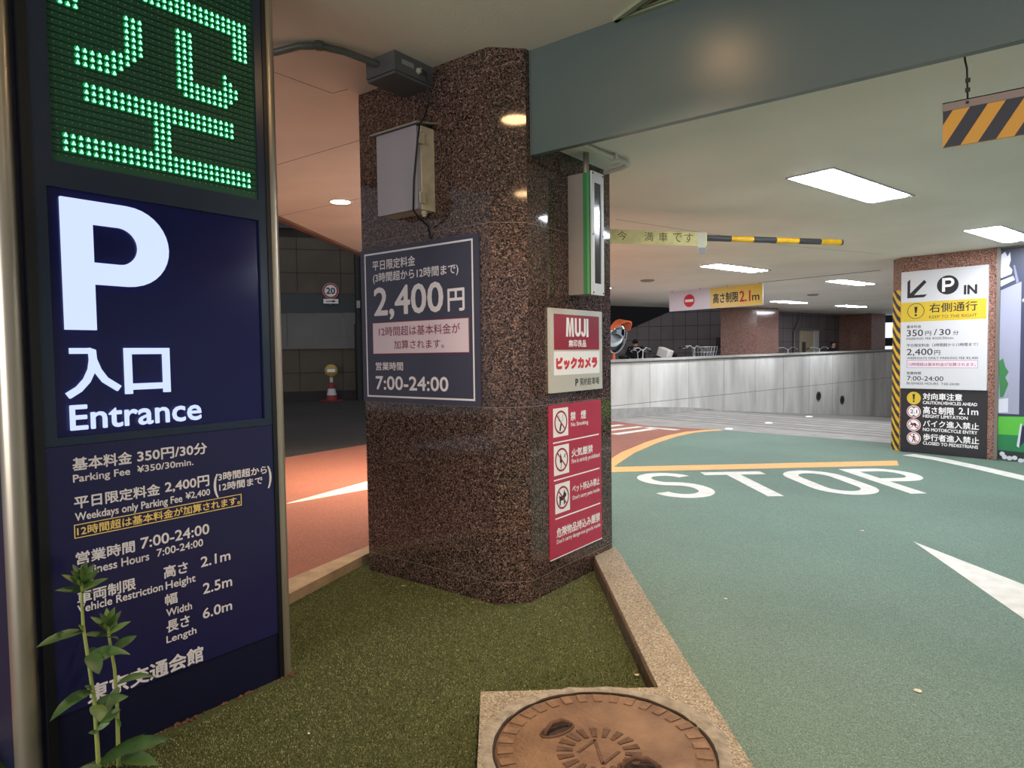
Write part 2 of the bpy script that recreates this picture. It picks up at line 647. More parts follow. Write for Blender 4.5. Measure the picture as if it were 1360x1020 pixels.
# ---- outer soffit ceiling and inner garage ceiling
oc = MB()
oc.prism(GF, [(-2.9, -3), (6, -3), (6, 3.45), (-2.44, 3.45), (-2.44, 4.3), (-6.2, 9.2), (-10.6, 9.85), (-7.82, 5.25), (-5.3, 1.1)], COUT, COUT + .25)
for a, b in (((-7.9, 3.79), (-3.8, 3.87)), ((-8.2, 5.2), (-3.8, 5.3))):
    v = Vector((b[0] - a[0], b[1] - a[1], 0)).normalized()
    n_ = Vector((-v.y, v.x, 0)) * .004
    A, B = Vector((*a, COUT - .001)), Vector((*b, COUT - .001))
    oc.add([A - n_, A + n_, B + n_, B - n_], [(0, 1, 2, 3)], 1)
for a, b in (((-3.9, 2.35), (-3.9, 3.06)), ((-3.9, 3.06), (-3.75, 3.08))):
    v = Vector((b[0] - a[0], b[1] - a[1], 0)).normalized()
    n_ = Vector((-v.y, v.x, 0)) * .003
    A, B = Vector((*a, COUT - .001)), Vector((*b, COUT - .001))
    oc.add([A - n_, A + n_, B + n_, B - n_], [(0, 1, 2, 3)], 1)
struct('ceiling', oc, [soffit, seam])
# brown edge trim of the soffit
e0, e1 = Vector((-5.3, 1.1, 0)), Vector((-10.6, 9.85, 0))
ev = (e1 - e0).normalized()
en = Vector((-ev.y, ev.x, 0))
struct('trim_1', MB().obox((e0 + e1) / 2 + en * .05 + UZ * (COUT + .09), ev, en, UZ, (e1 - e0).length / 2, .05, .125), M('brown_edge_trim', (120, 92, 70), .6))

ic = MB()
ic.prism(GF, [(-2.44, 3.45), (7, 3.45), (9, 24), (2, 31), (-5.2, 29.6), (-6.95, 23.0), (-7.75, 20.8), (-8.54, 18.34), (-9.23, 16.67), (-4.4, 6.6), (-3.0, 4.3), (-2.44, 4.3)], CIN, CIN + .2)
for a, b in (((-3.24, 5.95), (-2.4, 8.9)), ((-2.4, 8.9), (-1.6, 10.6))):
    v = Vector((b[0] - a[0], b[1] - a[1], 0)).normalized()
    n_ = Vector((-v.y, v.x, 0)) * .004
    A, B = Vector((*a, CIN - .001)), Vector((*b, CIN - .001))
    ic.add([A - n_, A + n_, B + n_, B - n_], [(0, 1, 2, 3)], 1)
# dark slot that the hanging sign is fixed along
sA, sB = Vector((-4.04, 13.24, CIN - .002)), Vector((-1.95, 12.70, CIN - .002))
sn = Vector((.25, .97, 0)) * .03
ic.add([sA - sn, sA + sn, sB + sn, sB - sn], [(0, 1, 2, 3)], 1)
struct('ceiling_garage', ic, [ceil_in, seam])
# drop between the two ceilings, behind the pillar
dm = MB()
for a, b in (((-3.0, 4.3), (-4.4, 6.6)), ((-4.4, 6.6), (-9.23, 16.67))):
    A, B = Vector((*a, 0)), Vector((*b, 0))
    v = (B - A).normalized()
    dm.obox((A + B) / 2 + UZ * (CIN + .39), v, Vector((-v.y, v.x, 0)), UZ, (B - A).length / 2, .06, .39)
struct('trim_2', dm, soffit)
# right-hand end of the garage, outside the frame
struct('wall_right', MB().obox(Vector((7.9, 12, 1.4)), YP, XP, UZ, 12, .1, 1.6), concrete_w)

# ---- concrete ramp wall
wm = MB()
WL = 24.0


def wall_z(s):
    return 1.343 - .055 + .0101 * s


s0, s1 = -3.0, 19.0
P0, P1 = w1 + YP * s0, w1 + YP * s1
wn = Vector((YP.y, -YP.x, 0))       # towards the lane
wf = Fr(w1, YP, UZ, wn)
wm.prism(wf, [(s0, -.1), (3.3, -.1), (s1, -1.6), (s1, wall_z(s1)), (s0, wall_z(s0))], -.18, 0)
j = -1.695
while j < s1:
    wm.prism(wf, [(j - .006, -1.4 if j > 6 else 0), (j + .006, -1.4 if j > 6 else 0), (j + .006, wall_z(j)), (j - .006, wall_z(j))], -.001, .0012, 1)
    j += 1.52
wm.prism(wf, [(s0, .318 - .06), (s1, .318 + .19), (s1, .33 + .19), (s0, .33 - .06)], -.001, .0012, 1)
wallc = struct('wall_ramp', wm, [concrete_w, joint_m])
cp = MB()
cp.prism(wf, [(s0, wall_z(s0)), (s1, wall_z(s1)), (s1, wall_z(s1) + .055), (s0, wall_z(s0) + .055)], -.26, .04)
cp.prism(wf, [(s0, wall_z(s0) - .03), (s1, wall_z(s1) - .03), (s1, wall_z(s1)), (s0, wall_z(s0))], .0, .015, 1)
part('coping', cp, [coping_m, joint_m], wallc)
pl_ = MB()
pl_.prism(wf, [(s0, 0), (3.9, 0), (2.6, .12), (1.4, .2), (0, .24), (s0, .26)], 0, .03)
part('plinth', pl_, M('grey_plinth', (176, 174, 170), .8, var=(5, .2, 6)), wallc)
for s_, zc in ((9.53, .053), (11.12, -.15)):
    g = MB()
    g.ring(wf, (s_, zc), .085, .14, 0, .02, 24)
    g.disc(wf, (s_, zc), .085, 0, .006, 24, 1)
    g.obox(wf.p(s_, zc, .01), YP, UZ, wn, .012, .085, .006, 1)
    part('drain_cover', g, [M('iron_ring', (60, 58, 56), .6), M('iron_dark', (34, 33, 33), .8)], wallc, 'round dark drain cover')

# ---- walkway behind the wall and the tiled back wall
struct('floor_walkway', slab([(-7.62, 13.3), (-2.5, 34.5), (-12, 36), (-20, 30), (-12, 14), (-9, 12)], .2, .4), M('grey_paving', (110, 106, 102), .8, var=(2, .2, 5)))
BWA = Vector((-6.75, 23.3, 0))
bwl_dir = Vector((.9, .436, 0)).normalized()
bwl = Fr(BWA, bwl_dir, UZ)
bwf = Fr(BWA, YP, UZ)
bm_ = MB()
sl = [(-6.6, .2), (.0, .2), (.0, CIN + .2), (-3.1, CIN + .2), (-6.6, 1.55)]
bm_.prism(bwl, sl, -.25, 0)


def ltop(u):
    return CIN + .2 if u > -3.1 else CIN + .2 + (u + 3.1) * .42


for k in range(-16, 0):
    u = k * .41
    bm_.prism(bwl, [(u - .007, .2), (u + .007, .2), (u + .007, ltop(u)), (u - .007, ltop(u))], 0, .002, 1)
for k in range(6):
    z = .52 + k * .47
    ul = max(-6.6, -3.1 - max(0, CIN + .2 - z) / .42)
    bm_.prism(bwl, [(ul, z - .007), (0, z - .007), (0, z + .007), (ul, z + .007)], 0, .002, 1)
struct('wall_back', bm_, [tile_dark, tile_joint])
bm_ = MB()
bm_.prism(bwf, [(0, .2), (6, .2), (6, CIN + .2), (0, CIN + .2)], -.25, 0)
for k in range(1, 10):
    u = k * .62
    rect(bwf, bm_, u - .007, u + .007, .2, CIN + .2, 0, .002, 1)
for k in range(6):
    z = .42 + k * .46
    rect(bwf, bm_, 0, 6, z - .007, z + .007, 0, .002, 1)
struct('wall_back_side', bm_, [tile_dark, tile_joint])
struct('wall_night_backdrop', MB().box((-60, 50, -3), (20, 52, 40)), M('black_night_backdrop', (8, 8, 10), .9))  # black backdrop added to hide the sky's glow in the gap

# ---- building across the street, far left
LBD = Vector((-.7937, .6083, 0)).normalized()
lbf = Fr(LBD * 24.3, Vector((.6083, .7937, 0)))
lb = MB()
rect(lbf, lb, -9, 9, -.2, 1.9, -.5, 0, 0)
rect(lbf, lb, -9, 9, 0, .32, 0, .12, 4)
for i in range(-9, 9):
    zt = 3.02 + .012 * i
    rect(lbf, lb, i * .95 - .47, i * .95 + .47, 1.86, zt, -.4, .03, 1)
rect(lbf, lb, -9, 9, 1.78, 1.88, -.4, .08, 1)
rect(lbf, lb, -9, 9, 2.9, 3.75, -.4, -.02, 2)
rect(lbf, lb, -9, 9, 3.7, 5.6, -.5, 0, 0)
rect(lbf, lb, -9, 9, 5.6, 9, -.5, -.1, 3)
for i in range(-6, 7):
    u = i * 1.45 + .4
    rect(lbf, lb, u - .012, u + .012, .3, 1.8, 0, .004, 4)
    rect(lbf, lb, u - .012, u + .012, 3.75, 5.6, 0, .004, 4)
for z in (.95, 4.4, 5.2):
    rect(lbf, lb, -9, 9, z - .012, z + .012, 0, .004, 4)
for i in range(-5, 6):
    rect(lbf, lb, i * 1.7 - .6, i * 1.7 + .6, 5.9, 7.2, -.1, .05, 2)
struct('wall_street', lb, [tile_far, far_panel, far_band, far_dark, tile_joint])

# ================================================================== ROAD PAINT (parts of the floor)
RF = Fr((0, 0, 0), BD, UD)
H0, H1 = 6.79, 8.22


def paint(name, mb, mat, label):
    o = bpy.data.objects.new(name, mb.make(name, mat))
    COL.objects.link(o)
    o.parent = floor
    o['label'] = label
    return o


PD = (.0005, .003)
w = .165
# S
cx_, r_ = 1.99, .255
h_ = H1 - H0
S = []
S += [(cx_ + r_ * cos(radians(a)), H1 - .085 - .27 + .27 * sin(radians(a))) for a in range(20, 181, 10)]
S += [(cx_ + r_ * cos(radians(a)), H1 - .085 - .27 - .0 + .33 * sin(radians(a))) for a in range(190, 251, 10)]
S += [(cx_ + r_ * cos(radians(a)), H0 + .085 + .3 + .36 * sin(radians(a))) for a in range(70, -1, -10)]
S += [(cx_ + r_ * cos(radians(a)), H0 + .085 + .3 + .3 * sin(radians(a))) for a in range(-10, -161, -10)]
paint('painted_letter', stroke(RF, MB(), S, w, *PD, wv=.19), white_line, 'white painted letter S of STOP')
mb = MB()
rect(RF, mb, 2.51, 3.25, H1 - .19, H1, *PD)
rect(RF, mb, 2.775, 2.94, H0, H1 - .19, *PD)
paint('painted_letter', mb, white_line, 'white painted letter T of STOP')
O_ = arc(3.755, H1 - .42, .26, 0, 180, 14, sy=1.28) + arc(3.755, H0 + .42, .26, 180, 360, 14, sy=1.28)
O_.append(O_[0])
paint('painted_letter', stroke(RF, MB(), O_, w, *PD, wv=.19), white_line, 'white painted letter O of STOP')
mb = MB()
rect(RF, mb, 4.27, 4.435, H0, H1 + .05, *PD)
P_ = [(4.437, H1 - .04), (4.66, H1 - .04)] + arc(4.66, H1 - .36, .25, 90, -90, 14, sy=1.28) + [(4.437, H1 - .68)]
stroke(RF, mb, P_, w, *PD, wv=.19)
paint('painted_letter', mb, white_line, 'white painted letter P of STOP')
mb = MB()
mb.prism(RF, [(.75, 8.33), (5.16, 8.47), (5.36, 8.84), (.75, 8.70)], *PD)
paint('stop_line', mb, orange_line, 'straight orange stop line above the word STOP')
cur = [(-3.55, 5.5), (-3.95, 6.6), (-4.4, 7.8), (-4.72, 9.0), (-4.92, 10.2), (-5.0, 11.2), (-4.95, 11.9), (-4.78, 12.35), (-4.6, 12.55)]
paint('curved_line', stroke(GF, MB(), cur, .2, .0005, .0032), orange_line, 'curved orange line between green and red paving')
mb = MB()
mb.prism(GF, [(-.67, 5.98), (1.6, 3.62), (2.2, 2.0), (.015, 4.6)], *PD)
paint('arrow', mb, white_line, 'long white arrow wedge at the right edge')
mb = MB()
stroke(GF, mb, [(-1.3, 10.92), (-.9, 10.66), (-.4, 10.12), (.1, 9.5), (.8, 8.6), (2, 6.9)], .22, *PD)
paint('edge_line', mb, white_line, 'white edge line below the right pillar')
mb = MB()
for a, b, ww in (((-6.85, 11.5), (-6.66, 12.42), .17), ((-6.6, 10.7), (-6.16, 12.3), .17), ((-6.0, 10.9), (-5.75, 12.2), .19), ((-6.0, 12.24), (-5.3, 12.14), .2)):
    stroke(GF, mb, [a, b], ww, *PD)
paint('lane_marking', mb, white_line, 'short white bars on the red paving')
mb = MB()
mb.prism(GF, [(-5.98, 3.95), (-6.02, 4.06), (-6.5, 6.6), (-5.7, 6.3)], *PD)
paint('wedge_marking', mb, white_line, 'white wedge on the red drive at left')

# ================================================================== KERB, STRIP, MANHOLE
t = thing('kerb', 'beige stone kerb between turf and green lane, right of the brown pillar', 'kerb', BU(.78, 2.5, GZ))
mb = MB()
KF = Fr((0, 0, 0), BD, UD)


def ku(b):
    return (.78 * b + 2.44) / .626 / 1.0 - .002


def kerb_poly(pts, z1):
    mb.prism(GF, [tuple(BU(b, u).xy) for b, u in pts], -.14, z1)


kerb_poly([(.685, 2.852), (.87, 2.852), (.87, ku(.87)), (.685, ku(.685))], .04)
kerb_poly([(.87, 2.852), (.882, 2.852), (.882, ku(.882)), (.87, ku(.87))], .032)
part('kerb_stone', mb, kerb_mat, t)
mb = MB()
kerb_poly([(.675, 2.852), (.685, 2.852), (.685, ku(.685)), (.675, ku(.675))], .022)
part('kerb_inner_face', mb, kerb_side, t, 'darker brown inner face')
# left-hand strip
mb = MB()
ins = [(-3.0, .2), (-3.66, 2.42), (-3.93, 3.3), (-4.05, 3.9)]
outs = [(-3.2, .2), (-3.93, 2.64), (-4.08, 3.41), (-4.25, 3.9)]
mb.prism(GF, ins + outs[::-1], -.14, .008)
single('kerb', mb, [M('sandy_concrete_strip', (176, 150, 118), .85, var=(7, .25, 6), bump=(40, .4))], 'sandy concrete edging along the red drive, between sign tower and pillar', 'kerb')

# manhole slab with lid
MC = BU(.375, 2.417, .04)
t = thing('manhole', 'rusty round manhole cover set in a square concrete slab on the turf', 'manhole', BU(.4, 2.4, GZ))
mb = MB()
NS = 48
sq = [(-.09, 1.88), (.882, 1.88), (.882, 2.85), (-.09, 2.85)]
lc = (.375, 2.417)


def sqpt(a):
    c, s = cos(a), sin(a)
    tt = 9
    for lim, comp, o in ((.882, c, lc[0]), (-.09, c, lc[0])):
        if abs(comp) > 1e-6 and (lim - o) / comp > 0:
            tt = min(tt, (lim - o) / comp)
    for lim, comp, o in ((2.85, s, lc[1]), (1.88, s, lc[1])):
        if abs(comp) > 1e-6 and (lim - o) / comp > 0:
            tt = min(tt, (lim - o) / comp)
    return (lc[0] + c * tt, lc[1] + s * tt)


angs = sorted(set([2 * pi * i / NS for i in range(NS)] + [math.atan2(p[1] - lc[1], p[0] - lc[0]) % (2 * pi) for p in sq]))
na = len(angs)
vs = [KF.p(lc[0] + .435 * cos(a), lc[1] + .435 * sin(a), .04) for a in angs] + [KF.p(*sqpt(a), .04) for a in angs] + [KF.p(*sqpt(a), -.14) for a in angs] + [KF.p(lc[0] + .435 * cos(a), lc[1] + .435 * sin(a), -.05) for a in angs]
fs = []
for i in range(na):
    j2 = (i + 1) % na
    fs += [(i, na + i, na + j2, j2), (na + i, 2 * na + i, 2 * na + j2, na + j2), (3 * na + i, i, j2, 3 * na + j2)]
mb.add(vs, fs)
slab_o = part('concrete_slab', mb, kerb_mat, t)
# rough mortar ring
mb = MB()
random.seed(3)
vs, fs = [], []
n = 72
for i in range(n):
    a = 2 * pi * i / n
    side = .5 + .5 * cos(a - .2)
    w0, w1_ = .405, .432 + .02 * random.random() + .035 * max(0, cos(a - .5)) ** 2 + .03 * max(0, cos(a - 2.6)) ** 3
    for k, (r, z) in enumerate(((w0, .028), (w0 + .012, .044 + .008 * random.random()), ((w0 + w1_) / 2, .046 + .006 * random.random()), (w1_, .0405))):
        rr_ = r + .006 * (random.random() - .5)
        vs.append(KF.p(lc[0] + rr_ * cos(a), lc[1] + rr_ * sin(a), z))
for i in range(n):
    for k in range(3):
        j2 = (i + 1) % n
        fs.append((i * 4 + k, i * 4 + k + 1, j2 * 4 + k + 1, j2 * 4 + k))
mb.add(vs, fs, 0, True)
part('mortar_ring', mb, mortar, t, 'crumbling grey mortar round the lid')
mb = MB()
random.seed(8)
mb.tube([KF.p(lc[0] + (.407 + .006 * random.random()) * cos(2 * pi * i / 60), lc[1] + (.407 + .006 * random.random()) * sin(2 * pi * i / 60), .034) for i in range(60)], [.004 + .005 * random.random() for i in range(60)], 6, closed=True)
part('crevice_ring', mb, M('dark_crevice', (48, 36, 28), .95), t, 'dark ring in the gap round the lid')  # dark ring standing for the open crevice round the lid
# lid
LF = Fr(KF.p(*lc, 0), BD, UD)
mb = MB()
mb.lathe(LF.p(0, 0, 0), UZ, [(.405, -.03), (.405, .03), (.398, .034), (0.0001, .034)], 64)
lid = part('lid', mb, rust, t)
mb = MB()
for i in range(34):
    a = 2 * pi * i / 34
    f2 = Fr(LF.p(0, 0, 0), LF.u * cos(a) + LF.v * sin(a), LF.v * cos(a) - LF.u * sin(a))
    mb.prism(f2, [(.335, -.017), (.392, -.02), (.392, .02), (.335, .017)], .034, .0385)
part('rim_lug', mb, M('worn_rusty_lugs', (122, 92, 66), .75, var=(16, .35, 6), bump=(70, .5)), lid)
mb = MB()
for i in range(18):
    a = 2 * pi * (i + .5) / 18
    f2 = Fr(LF.p(-.02, -.02, 0), LF.u * cos(a) + LF.v * sin(a), LF.v * cos(a) - LF.u * sin(a))
    mb.prism(f2, [(.095, -.008), (.155, -.015), (.155, .015), (.095, .008)], .034, .0375)
f2 = Fr(LF.p(-.02, -.02, 0), RD, Vector((.207, .978, 0)))
_cr = Vector((_r.x, _r.y, 0)).normalized()
_cf = Vector((_f.x, _f.y, 0)).normalized()
f2 = Fr(LF.p(-.02, -.02, 0), _cr, _cf)
stroke(f2, mb, [(-.075, .0), (-.005, .075)], .012, .034, .0375)
stroke(f2, mb, [(-.005, .075), (.005, -.075)], .012, .034, .0375)
stroke(f2, mb, [(.005, -.075), (.075, .0)], .012, .034, .0375)
part('emblem', mb, rust_dark, lid, 'small zigzag emblem inside a ring of rays')


def handle(c, ang):
    c = LF.p(*c, 0)
    u = Vector((cos(ang), sin(ang), 0))
    v = Vector((-sin(ang), cos(ang), 0))
    g = MB()
    pts = [(c + u * (.075 * cos(a)) + v * (.036 * sin(a))) for a in [2 * pi * i / 20 for i in range(20)]]
    n = len(pts)
    g.add([p + UZ * .0345 for p in pts] + [Vector((c.x, c.y, .0346))], [(i, (i + 1) % n, n) for i in range(n)], 0)
    g.tube([p + UZ * .036 for p in pts], .005, 6, 1, closed=True)
    part('lifting_pocket', g, [M('dark_pocket', (58, 40, 30), .95, var=(40, .5, 4)), rust_dark], lid)
    g = MB()
    g.tube([c - u * .06 + UZ * .03, c - u * .055 + UZ * .05, c - u * .02 + v * .012 + UZ * .062, c + u * .03 + v * .012 + UZ * .06, c + u * .055 + UZ * .048, c + u * .062 + UZ * .03], .0085, 8)
    part('lifting_ring', g, rust_dark, lid)


# directions measured across the picture's ground plane
handle((-.16, .13), math.atan2(_cr.y * .9 + _cf.y * .6, _cr.x * .9 + _cf.x * .6))
handle((.11, -.12), math.atan2(_cr.y, _cr.x))

# artificial turf pile: short blades over the backing
random.seed(11)
verts, faces = [], []


def in_turf(x, y):
    if x < -3.95 + (y < 3.3) * 0 or y > 4.25 or y < .7:
        return False
    p = Vector((x, y, 0))
    b, u = p.dot(BD), p.dot(UD)
    if b > .672 or (b > -.1 and 1.85 < u < 2.86):
        return False
    if y > 3.19 and x < -2.45 or (x + y * -1 > 99):
        return False
    if x - -2.6 < (y - 3.2) and y > 3.19 and x < -2.44:
        return False
    if x < -2.8 and y < 1.93:
        return False
    xi = -3.0 - (y - .2) * .297 if y < 2.42 else -3.66 - (y - 2.42) * .307
    if x < xi + .01:
        return False
    if u < 1.2 and b > .2:
        return False
    return True


cnt = 0
while cnt < 150000:
    x, y = -4.0 + 3.6 * random.random(), .7 + 3.6 * random.random()
    dcam = hypot(x, y)
    if not in_turf(x, y) or random.random() > (2.6 / max(2.2, dcam)) ** 1.2:
        continue
    h = .005 + .005 * random.random()
    a = random.random() * 6.283
    wv_ = .0016 + .0014 * random.random()
    lx, ly = (random.random() - .5) * .008, (random.random() - .5) * .008
    i = len(verts)
    verts += [(x - cos(a) * wv_, y - sin(a) * wv_, GZ), (x + cos(a) * wv_, y + sin(a) * wv_, GZ), (x + lx, y + ly, GZ + h)]
    faces.append((i, i + 1, i + 2))
    cnt += 1
me = bpy.data.meshes.new('turf_pile')
me.from_pydata(verts, [], faces)
me.materials.append(turf_blade)
go = bpy.data.objects.new('turf_pile', me)
COL.objects.link(go)
go['label'], go['category'], go['kind'] = 'green artificial turf in front of the brown granite pillar', 'turf', 'stuff'

# ================================================================== SIGN TOWER
TX = -2.85
TF = Fr((TX, 0, 0), UY, UZ)      # u = y, v = z, n = +x
tw = thing('sign_tower', 'tall dark navy parking entrance sign tower with lit letters and green display', 'sign', (-3.05, 1.36, GZ))
mb = MB()
mb.box((-3.26, .80, GZ), (TX - .03, 1.90, 3.30))
part('body', mb, M('navy_side_panel', (24, 28, 58), .45), tw)
mb = MB()   # front frame with openings for the window and the display
FD = (-.03, 0)
rect(TF, mb, .868, .898, GZ, 3.3, -.03, .004, 1)
rect(TF, mb, 1.836, 1.858, GZ, 3.3, -.03, .004, 1)
rect(TF, mb, .898, .94, 1.18, 3.3, *FD)
rect(TF, mb, 1.797, 1.836, 1.18, 3.3, *FD)
rect(TF, mb, .94, 1.797, 2.14, 2.235, *FD)
rect(TF, mb, .94, 1.797, 1.18, 1.212, *FD)
rect(TF, mb, .94, .962, 2.235, 3.3, *FD)
part('frame', mb, [navy_frame, black_trim], tw)
mb = MB()
rect(TF, mb, .898, 1.836, .168, 1.178, -.03, -.001)
info = part('price_panel', mb, navy, tw)
mb = MB()
rect(TF, mb, .898, 1.836, GZ - .02, .165, -.03, -.006)
part('base_panel', mb, M('dark_navy_base', (18, 20, 48), .35), tw)
mb = MB()
rect(TF, mb, .94, 1.797, 1.212, 2.14, -.03, -.012)
win = part('light_box_window', mb, navy_gloss, tw, 'glossy navy window with lit letters')
# lit letters
mb = MB()
bowl_o = [(1.088, 2.108), (1.215, 2.108)] + arc(1.215, 1.949, .1585, 90, -90, 18, sy=1.0) + [(1.088, 1.791)]
bowl_i = [(1.088, 2.020), (1.175, 2.020)] + arc(1.18, 1.947, .0735, 90, -90, 18, sy=1.0) + [(1.088, 1.874)]
rect(TF, mb, .982, 1.088, 1.615, 2.108, -.012, .004)
for i in range(len(bowl_o) - 1):
    mb.prism(TF, [bowl_o[i], bowl_o[i + 1], bowl_i[i + 1], bowl_i[i]], -.012, .004)
part('lit_letter', mb, lamp_white, win, 'large glowing white letter P')
mb = MB()
rect(TF, mb, .994, 1.06, 1.524, 1.546, -.012, .004)
stroke(TF, mb, [(1.0605, 1.535), (1.070, 1.535), (1.072, 1.50), (1.066, 1.462), (1.048, 1.422), (1.02, 1.39), (.982, 1.366)], .024, -.012, .004)
stroke(TF, mb, [(1.0725, 1.50), (1.088, 1.458), (1.112, 1.422), (1.162, 1.386)], .024, -.012, .0038)
part('lit_lettering', mb, lamp_white, win, 'glowing white first character of entry')
mb = MB()
outline(TF, mb, 1.186, 1.361, 1.378, 1.546, .025, -.012, .004)
rect(TF, mb, 1.186, 1.211, 1.362, 1.378, -.012, .004)
rect(TF, mb, 1.336, 1.361, 1.362, 1.378, -.012, .004)
part('lit_lettering', mb, lamp_white, win, 'glowing white second character of entry')
mb = letter_mb(TF, [('Entrance', .982, 1.490, 1.235, 1.331, .028)], .003)
part('lit_lettering', mb, lamp_white, win, 'glowing white word Entrance')
TOWER = [('基本料金', 0.985, 1.198, 1.081, 1.132), ('350円/30分', 1.218, 1.510, 1.082, 1.133), ('Parking Fee', 0.985, 1.189, 1.038, 1.067), ('¥350/30min.', 1.216, 1.447, 1.041, 1.068),
         ('平日限定料金', 0.985, 1.303, 0.936, 0.985), ('2,400円', 1.323, 1.515, 0.937, 0.988), ('(', 1.534, 1.556, 0.905, 0.985), ('3時間超から', 1.556, 1.798, 0.951, 0.990),
         ('12時間まで', 1.559, 1.774, 0.905, 0.943), (')', 1.800, 1.822, 0.905, 0.985), ('Weekdays only Parking Fee', 0.986, 1.394, 0.890, 0.921), ('¥2,400', 1.408, 1.517, 0.898, 0.926),
         ('営業時間', 0.983, 1.196, 0.722, 0.771), ('7:00-24:00', 1.218, 1.508, 0.728, 0.773), ('Business Hours', 0.983, 1.250, 0.675, 0.709), ('7:00-24:00', 1.280, 1.478, 0.680, 0.712),
         ('車両制限', 0.982, 1.194, 0.569, 0.619), ('Vehicle Restriction', 0.981, 1.300, 0.535, 0.567), ('高さ', 1.305, 1.407, 0.580, 0.633), ('Height', 1.311, 1.439, 0.533, 0.566), ('2.1m', 1.464, 1.602, 0.587, 0.632),
         ('幅', 1.306, 1.359, 0.464, 0.512), ('Width', 1.309, 1.419, 0.417, 0.449), ('2.5m', 1.470, 1.606, 0.466, 0.513), ('長さ', 1.308, 1.407, 0.347, 0.398), ('Length', 1.306, 1.435, 0.305, 0.335), ('6.0m', 1.465, 1.602, 0.357, 0.402),
         ('東京交通会館', 1.002, 1.462, 0.172, 0.245, .03)]
for row in TOWER:
    part('lettering', letter_mb(TF, [row], .0006, .026), vinyl_white, info)
mb = letter_mb(TF, [('12時間超は基本料金が加算されます。', 0.991, 1.657, 0.832, 0.869, .02)], .0006)
outline(TF, mb, .982, 1.665, .824, .877, .003, -.001, .001)
part('lettering', mb, vinyl_yellow, info, 'pale yellow boxed note')
# steel tubes at both edges
for yc in (.822, 1.882):
    mb = MB()
    mb.lathe((-2.905, yc, GZ), UZ, [(.044, 0), (.044, 3.36)], 32)
    part('steel_post', mb, steel, tw)
# LED display
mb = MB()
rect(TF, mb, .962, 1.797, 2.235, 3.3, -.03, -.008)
led = part('led_display', mb, M('glow_tinted_display', (26, 86, 56), .55, bump=(180, .2)), tw, 'dot matrix display with green lit character')  # base tinted green for the glow of the lit dots
PIT = .0256
LIT = set()


def fill(c0, c1, r0, r1):
    for c in range(c0, c1 + 1):
        for r in range(r0, r1 + 1):
            LIT.add((c, r))


fill(1, 30, 1, 3); fill(14, 16, 4, 8); fill(4, 27, 9, 11)
fill(10, 12, 18, 23); fill(3, 7, 14, 16); fill(8, 8, 15, 17); fill(9, 9, 15, 17); fill(10, 10, 16, 18); fill(11, 11, 17, 18); fill(7, 8, 14, 14)
fill(18, 20, 16, 24); fill(18, 18, 15, 15); fill(19, 26, 14, 16); fill(26, 26, 17, 19); fill(27, 27, 15, 18); fill(28, 28, 16, 17)
fill(1, 30, 27, 29); fill(28, 30, 23, 26); fill(1, 3, 22, 26); fill(14, 16, 30, 33)
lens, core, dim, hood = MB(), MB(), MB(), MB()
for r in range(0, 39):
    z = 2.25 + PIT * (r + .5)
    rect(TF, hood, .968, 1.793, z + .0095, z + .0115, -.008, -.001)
    for c in range(32):
        y = .972 + PIT * (c + .5)
        if (c, r) in LIT:
            lens.disc(TF, (y, z), .0104, -.008, -.0035, 8)
            core.prism(TF, [(y - .0062, z - .006), (y + .0062, z - .006), (y, z + .008)], -.0035, .0015)
        else:
            dim.disc(TF, (y, z), .002, -.008, -.004, 5)
part('lamp_hoods', hood, M('glow_tinted_louvre', (20, 66, 44), .6), led)  # louvre colour carries the dots' green glow too
part('lit_lenses', lens, emis('green_led_lens', (0, 190, 90), .3), led, 'green glow of the lit dots', True)
part('lit_diodes', core, emis('green_white_led', (130, 255, 190), 1.5), led, 'bright lit dots', True)
part('unlit_diodes', dim, M('unlit_led', (140, 150, 130), .4), led, 'dark unlit dots', True)
# soil crumbs along the tower's foot
mb = MB()
random.seed(5)
for (ya, yb, nn, wd) in ((1.80, 1.93, 34, .03), (1.60, 1.72, 22, .016), (1.27, 1.45, 34, .022), (1.0, 1.9, 26, .008)):
    for k in range(nn):
        y = ya + (yb - ya) * (random.random() + random.random()) / 2
        x = TX + .004 + wd * random.random() ** 1.5
        r = .003 + .006 * random.random() ** 2
        c_ = Vector((x, y, GZ + .004))
        q_ = [c_ + Vector((r * (.6 + random.random()) * cos(a), r * (.6 + random.random()) * sin(a), 0)) for a in (0, 1.3, 2.5, 3.8, 5.1)]
        mb.add(q_ + [c_ + UZ * r * (.8 + random.random())], [(i, (i + 1) % 5, 5) for i in range(5)])
o = single('soil_crumbs', mb, soil_m, 'reddish crumbs of soil along the foot of the navy sign tower', 'soil')
o['kind'] = 'stuff'

# ================================================================== MAIN GRANITE PILLAR
PXL, PXR, PYF, PYB = -3.79, -2.44, 3.2, 4.42
t = thing('granite_pillar', 'brown polished granite pillar with angled corner standing on the turf', 'pillar', (-3.1, 3.8, GZ))
mb = MB()
foot = [(PXL, PYF), (PXR - .16, PYF), (PXR, PYF + .16), (PXR, PYB - .03), (PXR - .03, PYB), (PXL, PYB)]
mb.prism(GF, foot, GZ - .05, COUT + .02)
shaft = part('shaft', mb, granite, t)
mb = MB()


def around(mb, z, h=.0015, out=.0006):
    q = [(PXL - out, PYF - out), (PXR - .16 + out * .4, PYF - out), (PXR + out, PYF + .16 - out * .4), (PXR + out, PYB)]
    for a, b in zip(q, q[1:]):
        A, B = Vector((*a, z)), Vector((*b, z))
        mb.add([A - UZ * h, B - UZ * h, B + UZ * h, A + UZ * h], [(0, 1, 2, 3)])


